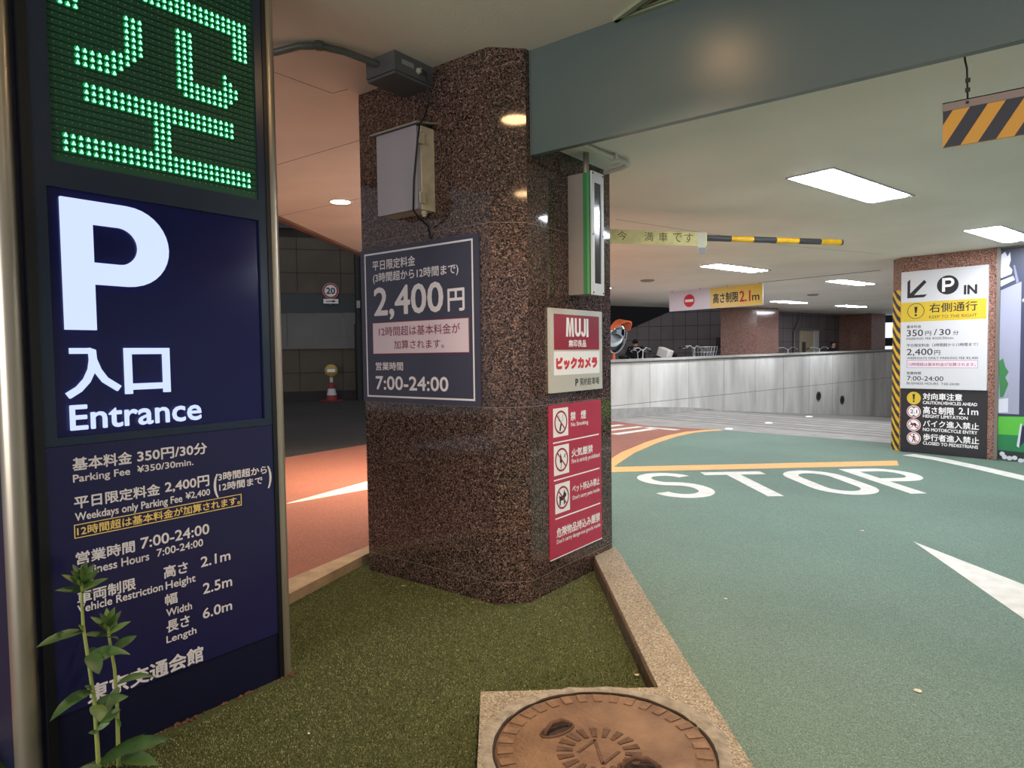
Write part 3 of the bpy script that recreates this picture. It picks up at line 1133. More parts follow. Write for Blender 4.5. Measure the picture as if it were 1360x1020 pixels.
for z in (.075, 1.172, 2.305):
    around(mb, z)
for (x, y, z0_, z1_) in ((-3.235, PYF - .0006, 2.305, COUT),):
    mb.add([(x - .002, y, z0_), (x + .002, y, z0_), (x + .002, y, z1_), (x - .002, y, z1_)], [(0, 1, 2, 3)])
part('panel_joints', mb, M('pale_stone_joint', (128, 112, 102), .6), shaft, 'thin joints between the stone panels')

# ---- fee sign on the left face
SF = Fr((0, PYF, 0), UX, UZ)
t = thing('fee_sign', 'slate blue fee sign reading 2,400 yen on the shaded side of the pillar', 'sign', (-3.24, PYF, 1.71))
mb = MB()
rect(SF, mb, -3.795, -2.688, 1.178, 2.250, 0, .012)
pn = part('panel', mb, slate, t)
mb = outline(SF, MB(), -3.752, -2.735, 1.21, 2.222, .012, .0121, .0128)
part('border', mb, vinyl_white, pn)
mb = rect(SF, MB(), -3.682, -2.775, 1.513, 1.736, .0121, .0128)
outline(SF, mb, -3.682, -2.775, 1.513, 1.736, .005, .0128, .0132, 1)
part('note_band', mb, [pink, maroon], pn)
for row in [('平日限定料金', -3.669, -3.242, 2.099, 2.169), ('(3時間超から12時間まで)', -3.665, -2.857, 2.005, 2.082), ('2,400', -3.661, -2.991, 1.782, 1.978, .028), ('円', -2.955, -2.809, 1.779, 1.925, .022),
            ('営業時間', -3.657, -3.378, 1.399, 1.458), ('7:00-24:00', -3.660, -2.960, 1.264, 1.359, .03)]:
    part('lettering', letter_mb(SF, [row], .0128, .016), vinyl_white, pn)
for row in [('12時間超は基本料金が', -3.614, -2.851, 1.638, 1.704), ('加算されます。', -3.463, -2.993, 1.547, 1.607)]:
    part('lettering', letter_mb(SF, [row], .0134, .006), maroon, pn, 'maroon note lettering')

# ---- shop sign and prohibition sign on the right face
MF = Fr((PXR, 0, 0), UY, UZ)
t = thing('shop_sign', 'small silver sign with red and white shop logos above the crimson rules sign', 'sign', (PXR, 3.9, 1.52))
mb = rect(MF, MB(), 3.566, 4.229, 1.245, 1.795, 0, .02)
pn = part('panel', mb, alu, t)
part('red_field', rect(MF, MB(), 3.609, 4.185, 1.525, 1.758, .0202, .021), muji_red, pn)
part('white_field', rect(MF, MB(), 3.606, 4.189, 1.359, 1.514, .0202, .021), paper_white, pn)
mb = MB()
D_ = (.021, .0216)
V0, V1 = 1.612, 1.738


def muji(mb, u, wd):
    return u


# M U J I as heavy condensed capitals
x = 3.752
mb.prism(MF, [(x, V0), (x + .024, V0), (x + .027, V1 - .03), (x + .042, V0), (x + .056, V0), (x + .071, V1 - .03), (x + .074, V0), (x + .098, V0), (x + .09, V1), (x + .062, V1), (x + .049, V0 + .045), (x + .036, V1), (x + .008, V1)], *D_)
x = 3.862
U_ = [(x + .012, V1), (x + .012, V0 + .045)] + arc(x + .038, V0 + .042, .026, 180, 360, 10, sy=1.1) + [(x + .064, V1)]
stroke(MF, mb, U_, .024, *D_)
x = 3.946
J_ = [(x + .046, V1), (x + .046, V0 + .04)] + arc(x + .026, V0 + .036, .02, 0, -180, 8, sy=1.15)
stroke(MF, mb, J_, .024, *D_)
rect(MF, mb, 4.012, 4.038, V0, V1, *D_)
part('lettering', mb, paper_white, pn, 'white heavy capitals')
part('lettering', letter_mb(MF, [('無印良品', 3.784, 4.007, 1.543, 1.593, .03)], .0212), paper_white, pn)
part('lettering', letter_mb(MF, [('ビックカメラ', 3.630, 4.159, 1.393, 1.477, .085)], .0212), sign_red, pn, 'red heavy lettering')
for row in (('P', 3.863, 3.900, 1.278, 1.328, .05), ('契約駐車場', 3.922, 4.182, 1.280, 1.331, .008)):
    part('lettering', letter_mb(MF, [row], .0205), black_ink, pn, 'dark lettering')

t = thing('rules_sign', 'crimson sign of four prohibitions low on the lit side of the pillar', 'sign', (PXR, 3.9, .66))
mb = rect(MF, MB(), 3.560, 4.228, .150, 1.165, 0, .008)
rect(MF, mb, 3.560, 4.228, .150, .156, .008, .009, 1)
pn = part('panel', mb, [crimson, paper_white], t)
mb = MB()
for a in ((3.603, 4.192, .913, .922), (3.608, 4.199, .666, .675), (3.620, 4.206, .410, .419)):
    rect(MF, mb, *a, .0081, .0086)
part('divider', mb, paper_white, pn)
for row in [('禁', 3.816, 3.883, 1.046, 1.106), ('煙', 3.948, 4.018, 1.046, 1.106), ('No Smoking', 3.822, 4.046, 1.006, 1.034), ('火気厳禁', 3.825, 4.108, 0.795, 0.855), ('Fire is strictly prohibited', 3.826, 4.202, 0.754, 0.784),
            ('ペット持込み禁止', 3.830, 4.199, 0.552, 0.606), ("Don't carry pets inside", 3.835, 4.198, 0.504, 0.531), ('危険物品持込み厳禁', 3.634, 4.201, 0.285, 0.351), ("Don't carry dangerous goods inside", 3.635, 4.206, 0.246, 0.273)]:
    part('lettering', letter_mb(MF, [row], .0082, .024), paper_white, pn)


def no_symbol(fr, parent, u0, u1, v0, v1, d, kind):
    mb = rect(fr, MB(), u0, u1, v0, v1, d, d + .0006)
    cx, cy = (u0 + u1) / 2, (v0 + v1) / 2
    r = (u1 - u0) * .43
    k = (v1 - v0) / (u1 - u0)
    q = part('pictogram', mb, paper_white, parent)
    g = MB()
    if kind == 'smoke':
        g.prism(fr, [(cx - .02, cy - .055), (cx - .004, cy - .06), (cx + .012, cy - .012), (cx - .004, cy - .007)], d + .0007, d + .001)
        for s_ in (-1, 1):
            stroke(fr, g, [(cx + s_ * .012, cy + .005), (cx + s_ * .03, cy + .02), (cx + s_ * .018, cy + .035), (cx + s_ * .03, cy + .05)], .003, d + .0007, d + .001)
    elif kind == 'fire':
        g.prism(fr, [(cx - .012, cy - .06), (cx - .006, cy - .06), (cx + .0, cy - .01), (cx - .006, cy - .008)], d + .0007, d + .001)
        g.prism(fr, [(cx - .02, cy - .02), (cx + .004, cy - .02), (cx + .002, cy + .01), (cx - .012, cy + .045), (cx - .022, cy + .01)], d + .0007, d + .001)
        for k2 in range(3):
            stroke(fr, g, [(cx + .025 + k2 * .008, cy + .01), (cx + .04 + k2 * .004, cy + .035)], .003, d + .0007, d + .001)
    else:
        g.prism(fr, [(cx - .045, cy + .02), (cx - .038, cy - .01), (cx - .04, cy - .05), (cx - .026, cy - .05), (cx - .02, cy - .018), (cx + .012, cy - .02), (cx + .014, cy - .05), (cx + .027, cy - .05), (cx + .026, cy - .005),
                     (cx + .042, cy + .004), (cx + .045, cy + .02), (cx + .03, cy + .028), (cx + .022, cy + .05), (cx + .012, cy + .03), (cx + .004, cy + .012), (cx - .03, cy + .01)], d + .0007, d + .001)
    part('silhouette', g, black_ink, q)
    g = MB()
    g.ring(fr, (cx, cy), r * .84, r, d + .0008, d + .0014, 40)
    a = radians(135)
    stroke(fr, g, [(cx + r * .9 * cos(a), cy + r * .9 * sin(a)), (cx - r * .9 * cos(a), cy - r * .9 * sin(a))], r * .13, d + .0008, d + .0014)
    part('ban_ring', g, M('ban_red', (160, 34, 58), .5), q)


no_symbol(MF, pn, 3.607, 3.787, .953, 1.142, .0082, 'smoke')
no_symbol(MF, pn, 3.611, 3.793, .700, .896, .0082, 'fire')
no_symbol(MF, pn, 3.621, 3.799, .446, .643, .0082, 'dog')

# ---- grey enclosure on the left face
t = thing('electrical_box', 'weathered pale electrical enclosure above the slate blue fee sign', 'box', (-3.25, PYF, 2.4))
mb = MB()
mb.box((-3.435, 3.085, 2.43), (-3.061, PYF, 2.955))
body = part('case', mb, box_cream, t)
mb = MB()
mb.rbox(Vector((-3.255, 3.068, 2.69)), UX, UZ, -UY, .187, .262, .018, .012)
door = part('door', mb, box_front, t)
mb = MB()
mb.prism(Fr((0, 0, 0), UY, UZ, UX), [(3.02, 2.952), (PYF, 2.985), (PYF, 2.993), (3.02, 2.962)], -3.475, -3.035)
part('rain_hood', mb, M('grey_hood', (150, 146, 138), .5), t)
for z in (2.50, 2.87):
    mb = MB()
    mb.box((-3.063, 3.06, z - .035), (-3.045, 3.10, z + .035))
    mb.tube([(-3.05, 3.055, z - .03), (-3.05, 3.055, z + .03)], .007, 8)
    part('hinge', mb, M('pale_hinge', (190, 182, 160), .5), t)
mb = MB()
mb.lathe((-3.10, 3.14, 2.395), UZ, [(.014, 0), (.014, .012), (.02, .012), (.02, .036)], 12)
part('cable_gland', mb, box_cream, t)
# ---- junction box under the soffit with its conduit and cable
t = thing('junction_box', 'dark grey junction box tucked between ceiling and pillar top', 'box', (-3.19, 3.03, COUT))
mb = MB()
mb.prism(Fr((0, 0, 0), UX, UY, UZ), [(-3.32, 2.87), (-3.06, 2.87), (-3.06, PYF), (-3.32, PYF)], 3.235, COUT)
mb.prism(Fr((0, 0, 0), UX, UY, UZ), [(-3.315, 2.875), (-3.065, 2.875), (-3.065, PYF), (-3.315, PYF)], 3.215, 3.232)
part('case', mb, grey_box_m, t)
mb = MB()
mb.box((-3.06, 2.93, 3.285), (-3.0575, 3.03, 3.315))
part('label_plate', mb, M('grey_label', (150, 150, 148), .5), t)
mb = MB()
mb.lathe((-3.06, 3.07, 3.285), UX, [(.02, 0), (.02, .012), (.014, .012), (.014, .028)], 12)
part('cable_gland', mb, M('pale_gland', (170, 168, 158), .5), t)
mb = MB()
mb.tube([(-3.03, 3.07, 3.285), (-3.02, 3.09, 3.27), (-3.03, 3.12, 3.22), (-3.035, 3.13, 3.1), (-3.033, 3.09, 3.0), (-3.03, 3.045, 2.95), (-3.05, 3.04, 2.85), (-3.085, 3.035, 2.6), (-3.10, 3.04, 2.42), (-3.105, 3.1, 2.38), (-3.1, 3.17, 2.34), (-3.1, 3.192, 2.26)], .006, 8)
single('power_cable', mb, cable_m, 'thin black cable hanging from junction box past the pale enclosure', 'cable')
mb = MB()
mb.tube([(-4.1, 2.0, 3.30), (-3.75, 2.27, 3.295), (-3.56, 2.39, 3.31), (-3.42, 2.45, 3.325), (-3.33, 2.52, 3.325), (-3.26, 2.65, 3.318), (-3.215, 2.87, 3.305)], .021, 12)
mb.tube([(-3.335, 2.505, 3.325), (-3.315, 2.535, 3.325)], .028, 10)
mb.box((-3.34, 2.50, 3.32), (-3.325, 2.515, COUT))
single('conduit', mb, conduit_m, 'grey conduit under the ceiling running from junction box towards sign tower', 'pipe')

# ---- warning lamp housing on the right face
LD = .165
t = thing('lamp_housing', 'tall narrow white-fronted lamp housing on the pillar under the beam, green reflection painted in', 'lamp', (PXR, 3.95, 1.88))
mb = MB()
mb.box((PXR, 3.825, 1.89), (PXR + LD - .05, 3.99, 2.68))
hs = part('housing', mb, lamp_body, t)
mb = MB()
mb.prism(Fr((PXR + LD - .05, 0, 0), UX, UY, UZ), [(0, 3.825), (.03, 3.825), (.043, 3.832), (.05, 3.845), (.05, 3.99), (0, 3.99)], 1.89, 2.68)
part('green_reflection_edge', mb, green_sheen, t, 'edge strip with green display reflection painted in')
QF = Fr((PXR + LD, 0, 0), UY, UZ)
mb = MB()
outline(QF, mb, 3.838, 3.99, 1.885, 2.69, .03, 0, .012)
rect(QF, mb, 3.868, 3.96, 1.915, 1.96, 0, .012)
rect(QF, mb, 3.868, 3.96, 2.62, 2.66, 0, .012)
part('front_frame', mb, white_p, t, 'white front frame')
mb = rect(QF, MB(), 3.868, 3.96, 1.96, 2.62, 0, .004)
part('lens', mb, dark_glass, t, 'dark lamp window')
for v_ in (1.90, 2.28, 2.675):
    for u_ in (3.85, 3.978):
        part('screw', MB().disc(QF, (u_, v_), .006, .012, .015, 8), black_ink, hs)
mb = MB()
mb.tube([(PXR + .115, 3.87, 2.68), (PXR + .115, 3.87, 2.86)], .02, 14)
part('stem_pipe', mb, M('grey_pipe', (150, 140, 128), .4, metal=.4), t)
# conduit behind the beam on the garage ceiling
mb = MB()
mb.tube([(-2.21, 3.6, 2.795), (-2.2, 3.9, 2.795), (-2.185, 4.15, 2.795), (-2.2, 4.22, 2.795), (-2.27, 4.26, 2.793), (-2.42, 4.28, 2.79)], .016, 10)
mb.box((-2.22, 3.99, 2.775), (-2.17, 4.02, CIN))
single('conduit', mb, conduit_w, 'white bent conduit on the garage ceiling behind the beam', 'pipe')

# ---- steel beam
mb = MB()
mb.box((PXR, 3.4, 2.72), (7, 3.445, COUT - .001))
mb.box((PXR + .004, 3.4, 2.72), (PXR + .012, 3.396, COUT))
single('beam', mb, beam_mat, 'dark grey-green painted beam spanning right from the brown pillar', 'beam')
# pale green access frame in the soffit
mb = MB()
HF = Fr((0, 0, COUT), UX, UY, -UZ)
A_, B_, C_ = (-1.84, 3.385), (.2, 3.385), (.2, 2.45)
for a, b in ((A_, B_), (C_, A_)):
    stroke(HF, mb, [a, b], .03, 0, .018)
    stroke(HF, mb, [(a[0] + .05, a[1] - .03), (b[0], b[1] - .03)] if b[1] == a[1] else [(a[0], a[1] + .045), (b[0] + .12, b[1] - .012)], .012, 0, .01)
mb.prism(HF, [(-1.72, 3.37), (.2, 3.37), (.2, 2.55)], .0, .004, 1)
single('access_panel', mb, [M('pale_green_frame', (150, 158, 130), .5), M('brown_panel', (96, 74, 56), .6)], 'pale green framed panel in the ceiling beside the beam', 'panel')

# ================================================================== DOWNLIGHTS (warm, outer soffit)
warm = emis('warm_downlight', (255, 205, 150), DOWN)
for (x, y, pw, lab) in ((-6.54, 5.21, 1.5, 'round lit downlight in the pinkish ceiling left of the pillar'), (-1.5, 2.58, .54, 'round warm downlight in the ceiling mirrored on the angled corner of the pillar'),
                    (.52, 1.18, .28, 'round warm downlight in the ceiling behind the viewer'), (-5.1, 7.9, 1.4, 'round warm downlight in the ceiling hidden behind the brown pillar')):
    t = thing('downlight', lab, 'lamp', (x, y, COUT), 'warm downlights')
    mb = MB()
    mb.ring(Fr((x, y, COUT), UX, UY, -UZ), (0, 0), .115, .138, -.001, .006, 32)
    part('trim_ring', mb, white_p, t)
    mb = MB()
    mb.disc(Fr((x, y, COUT), UX, UY, -UZ), (0, 0), .114, -.001, .003, 32)
    part('lens', mb, warm, t)
    ld = bpy.data.lights.new('downlight_beam', 'AREA')
    ld.shape = 'DISK'
    ld.size = .22
    ld.energy = DOWN_W * pw
    ld.color = lin((255, 222, 186))
    ld.spread = radians(112)
    lo = bpy.data.objects.new('downlight_beam', ld)
    COL.objects.link(lo)
    lo.parent = t
    lo.location = (0, 0, -.012)

# ================================================================== CEILING LAMPS (white)
cool = emis('white_lamp_glow', (240, 246, 255), TROFFER)
tube_e = emis('white_lamp_tube', (246, 250, 255), TROFFER * 1.5)
tray = M('white_lamp_tray', (235, 235, 235), .4)
grid = [(-2.53, 5.65, 'large bright ceiling lamp nearest the hanging hazard board'), (-2.53, 9.45, 'bright ceiling lamp above the right pillar, cut by the right edge of the frame'),
        (-6.1, 9.55, 'bright ceiling lamp beyond the striped barrier arm'), (-6.1, 13.55, 'bright ceiling lamp above and left of the right pillar'),
        (-9.5, 17.45, 'slim bright ceiling lamp right of the hanging height limit sign'), (-9.4, 20.9, 'slim bright ceiling lamp furthest away, above the farthest pillar'),
        (1.05, 5.65, 'bright ceiling lamp beyond the right frame edge, near row'), (1.05, 9.45, 'bright ceiling lamp beyond the right frame edge, far row'),
        (-6.1, 5.65, 'bright ceiling lamp hidden behind the brown pillar'), (-9.5, 13.5, 'bright ceiling lamp hidden behind the height limit sign'), (-9.5, 9.5, 'bright ceiling lamp hidden behind the brown pillar, farther row'), (-2.53, 13.5, 'bright ceiling lamp hidden behind the right pillar')]
for gx, gy, lab in grid:
    c = XY(gx, gy, CIN)
    t = thing('ceiling_lamp', lab, 'lamp', c, 'white ceiling lamps')
    f_ = Fr(c, XP, YP, -UZ)
    mb = MB()
    outline(f_, mb, -.185, .185, -.735, .735, .012, -.002, .008)
    part('frame', mb, M('grey_lamp_frame', (150, 150, 156), .4), t)
    mb = MB()
    for s_ in (-1, 1):
        mb.prism(Fr(c, XP, -UZ, YP), [(s_ * .09 - .083, .004), (s_ * .09 + .083, .004), (s_ * .09 + .05, .014), (s_ * .09 - .05, .014)], -.71, .66)
    part('diffuser', mb, cool, t)
    mb = MB()
    for s_ in (-1, 1):
        mb = MB()
        mb.obox(c + XP * (s_ * .09) + YP * .69 - UZ * .008, XP, YP, UZ, .05, .018, .006)
        part('end_cap', mb, tray, t)

# ================================================================== RIGHT PILLAR AND ITS SIGNS
R0 = Vector((-1.455, 11.22, 0))
RN = Vector((RD.y, -RD.x, 0))            # faces the viewer
RPF = Fr(R0, RD, UZ, RN)
t = thing('granite_pillar', 'smaller granite pillar at right carrying the white and yellow entry sign', 'pillar', R0 + RD * .6 - RN * .6)
mb = MB()
RB = -RN
ft = [(0, 0), (1.155, 0), (1.155, -1.2), (-.165, -1.2), (-.165, -.17)]
mb.prism(Fr(R0, RD, -RN * -1, UZ), [(a, b) for a, b in ft], -.02, CIN + .01)
part('shaft', mb, granite_far, t)
# hazard tape on the bevel
bev = Fr(R0 + (RD * -.165 - RN * .17), (RD * .165 + RN * .17))
bw_ = hypot(.165, .17)
mb = MB()
rect(bev, mb, 0, bw_, 0, 2.36, 0, .004)
for k in range(-2, 18):
    z = k * .155
    P = clip_rect([(-.02, z + .30), (-.02, z + .225), (.13, z + .075), (bw_ + .02, z), (bw_ + .02, z + .075), (.13, z + .15)], 0, bw_, 0, 2.36)
    if len(P) > 2:
        mb.prism(bev, P, .004, .006, 1)
part('hazard_tape', mb, [tape_y, tape_k], t, 'yellow and black striped tape')
# lower black board
t = thing('warning_board', 'black warning board with four round symbols under the white entry sign', 'sign', R0 + RD * .56 + UZ * .46)
mb = rect(RPF, MB(), .02, 1.083, .005, .925, 0, .012)
pn = part('panel', mb, black_panel, t)
for row in [('対向車注意', 0.307, 0.791, 0.772, 0.872, .022), ('CAUTION,VEHICLES AHEAD', 0.307, 0.968, 0.712, 0.756), ('高さ制限', 0.311, 0.698, 0.572, 0.680, .022), ('2.1m', 0.751, 0.981, 0.590, 0.681, .022), ('HEIGHT LIMITATION', 0.310, 0.860, 0.519, 0.564),
            ('バイク進入禁止', 0.313, 0.992, 0.388, 0.484, .022), ('NO MOTORCYCLE ENTRY', 0.312, 0.975, 0.327, 0.373), ('歩行者進入禁止', 0.316, 0.997, 0.191, 0.291, .022), ('CLOSED TO PEDESTRIANS', 0.314, 0.985, 0.132, 0.177)]:
    part('lettering', letter_mb(RPF, [row], .0125, .03), paper_white, pn)
for i, (uc, vc) in enumerate(((.19, .79), (.192, .596), (.194, .404), (.196, .212))):
    g = MB()
    g.disc(RPF, (uc, vc), .091, .012, .0128, 36)
    q = part('pictogram', g, yellow_band if i == 0 else paper_white, pn, ['yellow caution symbol', 'height limit symbol', 'no motorcycles symbol', 'no pedestrians symbol'][i])
    g = MB()
    if i == 0:
        g.prism(RPF, [(uc - .017, vc + .06), (uc + .017, vc + .06), (uc + .009, vc - .022), (uc - .009, vc - .022)], .0129, .0134)
        g.disc(RPF, (uc, vc - .045), .013, .0129, .0134, 14)
        part('mark', g, black_ink, q)
    else:
        if i == 1:
            letter_mb(RPF, [('2.1', uc - .045, uc + .045, vc - .025, vc + .03, .02)], .0129, 0, g)
            g.prism(RPF, [(uc - .03, vc + .065), (uc + .03, vc + .065), (uc, vc + .045)], .0129, .0134)
            g.prism(RPF, [(uc - .03, vc - .065), (uc + .03, vc - .065), (uc, vc - .045)], .0129, .0134)
        elif i == 2:
            for s_ in (-1, 1):
                g.ring(RPF, (uc + s_ * .037, vc - .018), .016, .024, .0129, .0134, 18)
            g.prism(RPF, [(uc - .045, vc + .02), (uc + .02, vc + .03), (uc + .04, vc + .0), (uc + .03, vc - .015), (uc - .03, vc - .005)], .0129, .0134)
        else:
            g.disc(RPF, (uc, vc + .05), .011, .0129, .0134, 12)
            stroke(RPF, g, [(uc, vc + .035), (uc - .002, vc - .008)], .022, .0129, .0134)
            stroke(RPF, g, [(uc - .002, vc - .005), (uc + .022, vc - .058)], .011, .0129, .0134)
            stroke(RPF, g, [(uc - .002, vc - .005), (uc - .02, vc - .055)], .011, .0129, .0134)
            stroke(RPF, g, [(uc, vc + .03), (uc + .028, vc - .002)], .008, .0129, .0134)
        part('silhouette', g, black_ink, q)
        g = MB()
        g.ring(RPF, (uc, vc), .072, .084, .0131, .0138, 36)
        if i > 1:
            stroke(RPF, g, [(uc - .053, vc + .053), (uc + .053, vc - .053)], .011, .0131, .0138)
        part('ban_ring', g, M('ban_pale_red', (188, 70, 84), .5), q)
# upper white sign
t = thing('entry_sign', 'white parking entry sign with yellow band on the right-hand pillar', 'sign', R0 + RD * .55 + UZ * 1.76)
mb = rect(RPF, MB(), .015, 1.075, .93, 2.605, 0, .035)
pn = part('panel', mb, white_p, t)
mb = rect(RPF, MB(), .015, 1.06, 1.887, 2.163, .0352, .036)
yb = part('yellow_band', mb, yellow_band, pn)
dd = (.0362, .0368)
g = MB()
au0, av0 = .097, 2.227
aw, ah = .256, .26
for poly in ([(0, 0), (.26, .03), (.22, .0)], ):
    pass
g.prism(RPF, [(au0, av0), (au0 + .215, av0 + .0), (au0 + aw, av0 + .038), (au0 + .088, av0 + .038), (au0 + .245, av0 + .21), (au0 + .215, av0 + .245), (au0 + .036, av0 + .064), (au0 + .036, av0 + .265), (au0, av0 + .235)], *dd)
part('arrow', g, black_ink, pn, 'black arrow pointing down left')
g = MB()
g.disc(RPF, (.603, 2.375), .131, *dd, 48)
pc = part('parking_disc', g, black_ink, pn)
g = MB()
stroke(RPF, g, [(.553, 2.455), (.62, 2.455)] + arc(.62, 2.41, .045, 90, -90, 10) + [(.553, 2.365)], .036, .0369, .0374)
rect(RPF, g, .535, .572, 2.285, 2.473, .0369, .0374)
part('letter', g, paper_white, pc)
part('lettering', letter_mb(RPF, [('IN', 0.796, 0.951, 2.226, 2.356, .05)], .0362), black_ink, pn)
g = MB()
g.ring(RPF, (.21, 2.037), .102, .11, *dd, 40)
g.prism(RPF, [(.188, 2.098), (.232, 2.098), (.219, 2.008), (.201, 2.008)], *dd)
g.disc(RPF, (.21, 1.98), .016, *dd, 16)
part('caution_mark', g, black_ink, yb)
for row in (('右側通行', 0.380, 0.955, 2.003, 2.133, .012), ('KEEP TO THE RIGHT', 0.381, 0.953, 1.923, 1.963)):
    part('lettering', letter_mb(RPF, [row], .0362), black_ink, yb)
for row in [('基本料金', 0.093, 0.282, 1.796, 1.838), ('350', 0.095, 0.306, 1.680, 1.770, .012), ('円', 0.333, 0.408, 1.684, 1.747), ('/', 0.440, 0.481, 1.687, 1.771), ('30', 0.509, 0.646, 1.685, 1.768, .012), ('分', 0.674, 0.744, 1.682, 1.744),
            ('PARKING FEE ¥350/30min.', 0.095, 0.689, 1.627, 1.660), ('平日限定料金（3時間超から12時間まで）', 0.096, 0.970, 1.526, 1.572), ('2,400', 0.098, 0.429, 1.410, 1.499, .012), ('円', 0.449, 0.523, 1.408, 1.475),
            ('WEEKDAYS ONLY PARKING FEE ¥2,400', 0.099, 0.973, 1.350, 1.382), ('営業時間', 0.101, 0.287, 1.130, 1.172), ('7:00-24:00', 0.104, 0.568, 1.044, 1.109), ('BUSINESS HOURS  7:00-24:00', 0.103, 0.758, 0.989, 1.021)]:
    part('lettering', letter_mb(RPF, [row], .0355, .012), black_ink, pn)
g = MB()
rect(RPF, g, .100, .972, 1.227, 1.337, .0352, .0356)
outline(RPF, g, .100, .972, 1.227, 1.337, .004, .0356, .036, 1)
nb = part('note_box', g, [pink, grey_ink], pn)
part('lettering', letter_mb(RPF, [('12時間超は基本料金が加算されます。', 0.125, 0.949, 1.254, 1.300, .008)], .0358), maroon, nb)

# ---- glazed golf shop poster to the right
t = thing('steel_post', 'slim grey metal post between the right pillar and the golf poster', 'post', R0 + RD * 1.183)
mb = MB()
mb.obox(R0 + RD * 1.183 + UZ * 1.41 + RN * .0, RD, RN, UZ, .02, .03, 1.4)
part('post', mb, metal_g, t)
t = thing('golf_poster', 'wall-high golf advert poster with green turf at the right edge', 'poster', R0 + RD * 1.9)
AF = Fr(R0, RD, UZ, RN)
mb = rect(AF, MB(), 1.206, 3.4, .02, 2.78, -.04, -.005)
bd = part('board', mb, ad_wall, t)


def ad(name, polys, m, dz, label=None):
    g = MB()
    for p in polys:
        g.prism(AF, p, -.005, -.005 + dz)
    return part(name, g, m, bd, label)


def pxs(pts):
    # poster coordinates: u from pixel-like columns, v from rows (rows measured on the poster)
    return [(1.077 + (x - 1311.7) * .0091, .93 + max(-.91, (517.4 - y) * .0099)) for x, y in pts]


ad('printed_wall', [pxs([(1325, 384), (1350, 374), (1350, 548), (1325, 548)])], ad_shade, .0005)
ad('printed_turf', [pxs([(1325, 552), (1520, 545), (1520, 580), (1325, 580)])], ad_green, .0007)
ad('printed_turf', [pxs([(1325, 576), (1520, 574), (1520, 600), (1325, 597)])], ad_green2, .0009)
ad('printed_glove', [pxs([(1324, 338), (1330, 333), (1333, 340), (1336, 334), (1337, 345), (1335, 352), (1339, 358), (1338, 363), (1325, 368)]), pxs([(1325, 371), (1340, 366), (1342, 371), (1325, 379)])], ad_light, .0010)
ad('printed_club', [pxs([(1340, 352), (1342, 352), (1347, 374), (1344, 376)])], M('ad_grey', (120, 122, 150), .4), .0012)
ad('printed_plant', [pxs([(1325, 478), (1330, 474), (1333, 486), (1337, 492), (1333, 500), (1337, 508), (1331, 526), (1327, 526), (1326, 505)])], ad_leaf, .0012)
ad('printed_pot', [pxs([(1325, 529), (1337, 527), (1337, 546), (1325, 547)])], ad_light, .0013)
ad('printed_shoe', [pxs([(1352, 560), (1354, 560), (1351, 592), (1348, 590)])], ad_light, .0014)
ad('printed_shoe', [pxs([(1354, 562), (1360, 566), (1366, 572), (1358, 582), (1351, 592)])], M('ad_navy', (30, 34, 70), .4), .0012)
ad('printed_stroke', [pxs([(1351, 398), (1362, 388), (1363, 391), (1352, 401)])], ad_light, .0012)
g = MB()
random.seed(2)
for (x, y) in ((1331, 602), (1334, 606), (1340, 607), (1346, 606), (1353, 609), (1359, 608), (1366, 610)):
    u, v = pxs([(x, y)])[0]
    g.disc(AF, (u, v), .03, -.005, -.0036, 16)
part('printed_balls', g, ad_light, bd)
ad('printed_strip', [pxs([(1325, 598), (1520, 600), (1520, 616), (1325, 614)])], M('ad_dark_green', (30, 44, 36), .5), .0006)

# ================================================================== HANGING THINGS IN THE GARAGE
# hazard board under the beam
t = thing('hazard_board', 'black and amber striped height board hanging below the beam', 'board', (.3, 3.5, 2.47))
BF = Fr((0, 3.5, 0), UX, UZ)
mb = MB()
x0_, x1_, z0_, z1_ = -.303, 1.3, 2.372, 2.53
rect(BF, mb, x0_, x1_, z0_, z1_, -.012, .0)
for k in range(-2, 16):
    xa = x0_ + .003 + k * .124
    P = clip_rect([(xa, z0_), (xa + .062, z0_), (xa + .062 + .097, z1_), (xa + .097, z1_)], x0_, x1_, z0_, z1_)
    if len(P) > 2:
        mb.prism(BF, P, 0, .002, 1)
part('striped_board', mb, [haz_y, haz_k], t)
mb = MB()
rect(BF, mb, x0_ - .002, x1_, 2.526, 2.562, -.016, .004)
rect(BF, mb, x0_ - .002, x1_, 2.558, 2.562, -.05, .004)
part('top_rail', mb, M('grey_brown_rail', (128, 112, 104), .45, metal=.3), t)
for xx in (-.215, .9):
    mb = MB()
    mb.tube([(xx - .016, 3.51, CIN), (xx - .012, 3.51, 2.73), (xx - .004, 3.505, 2.69), (xx - .002, 3.505, 2.62), (xx, 3.503, 2.56)], .004, 6)
    for z in (2.64, 2.60):
        mb.box((xx - .009, 3.497, z - .007), (xx + .009, 3.512, z + .007))
    mb.disc(BF, (xx, 2.545), .006, .004, .012, 8)
    part('hanger', mb, M('dark_wire', (40, 38, 38), .5, metal=.5), t)

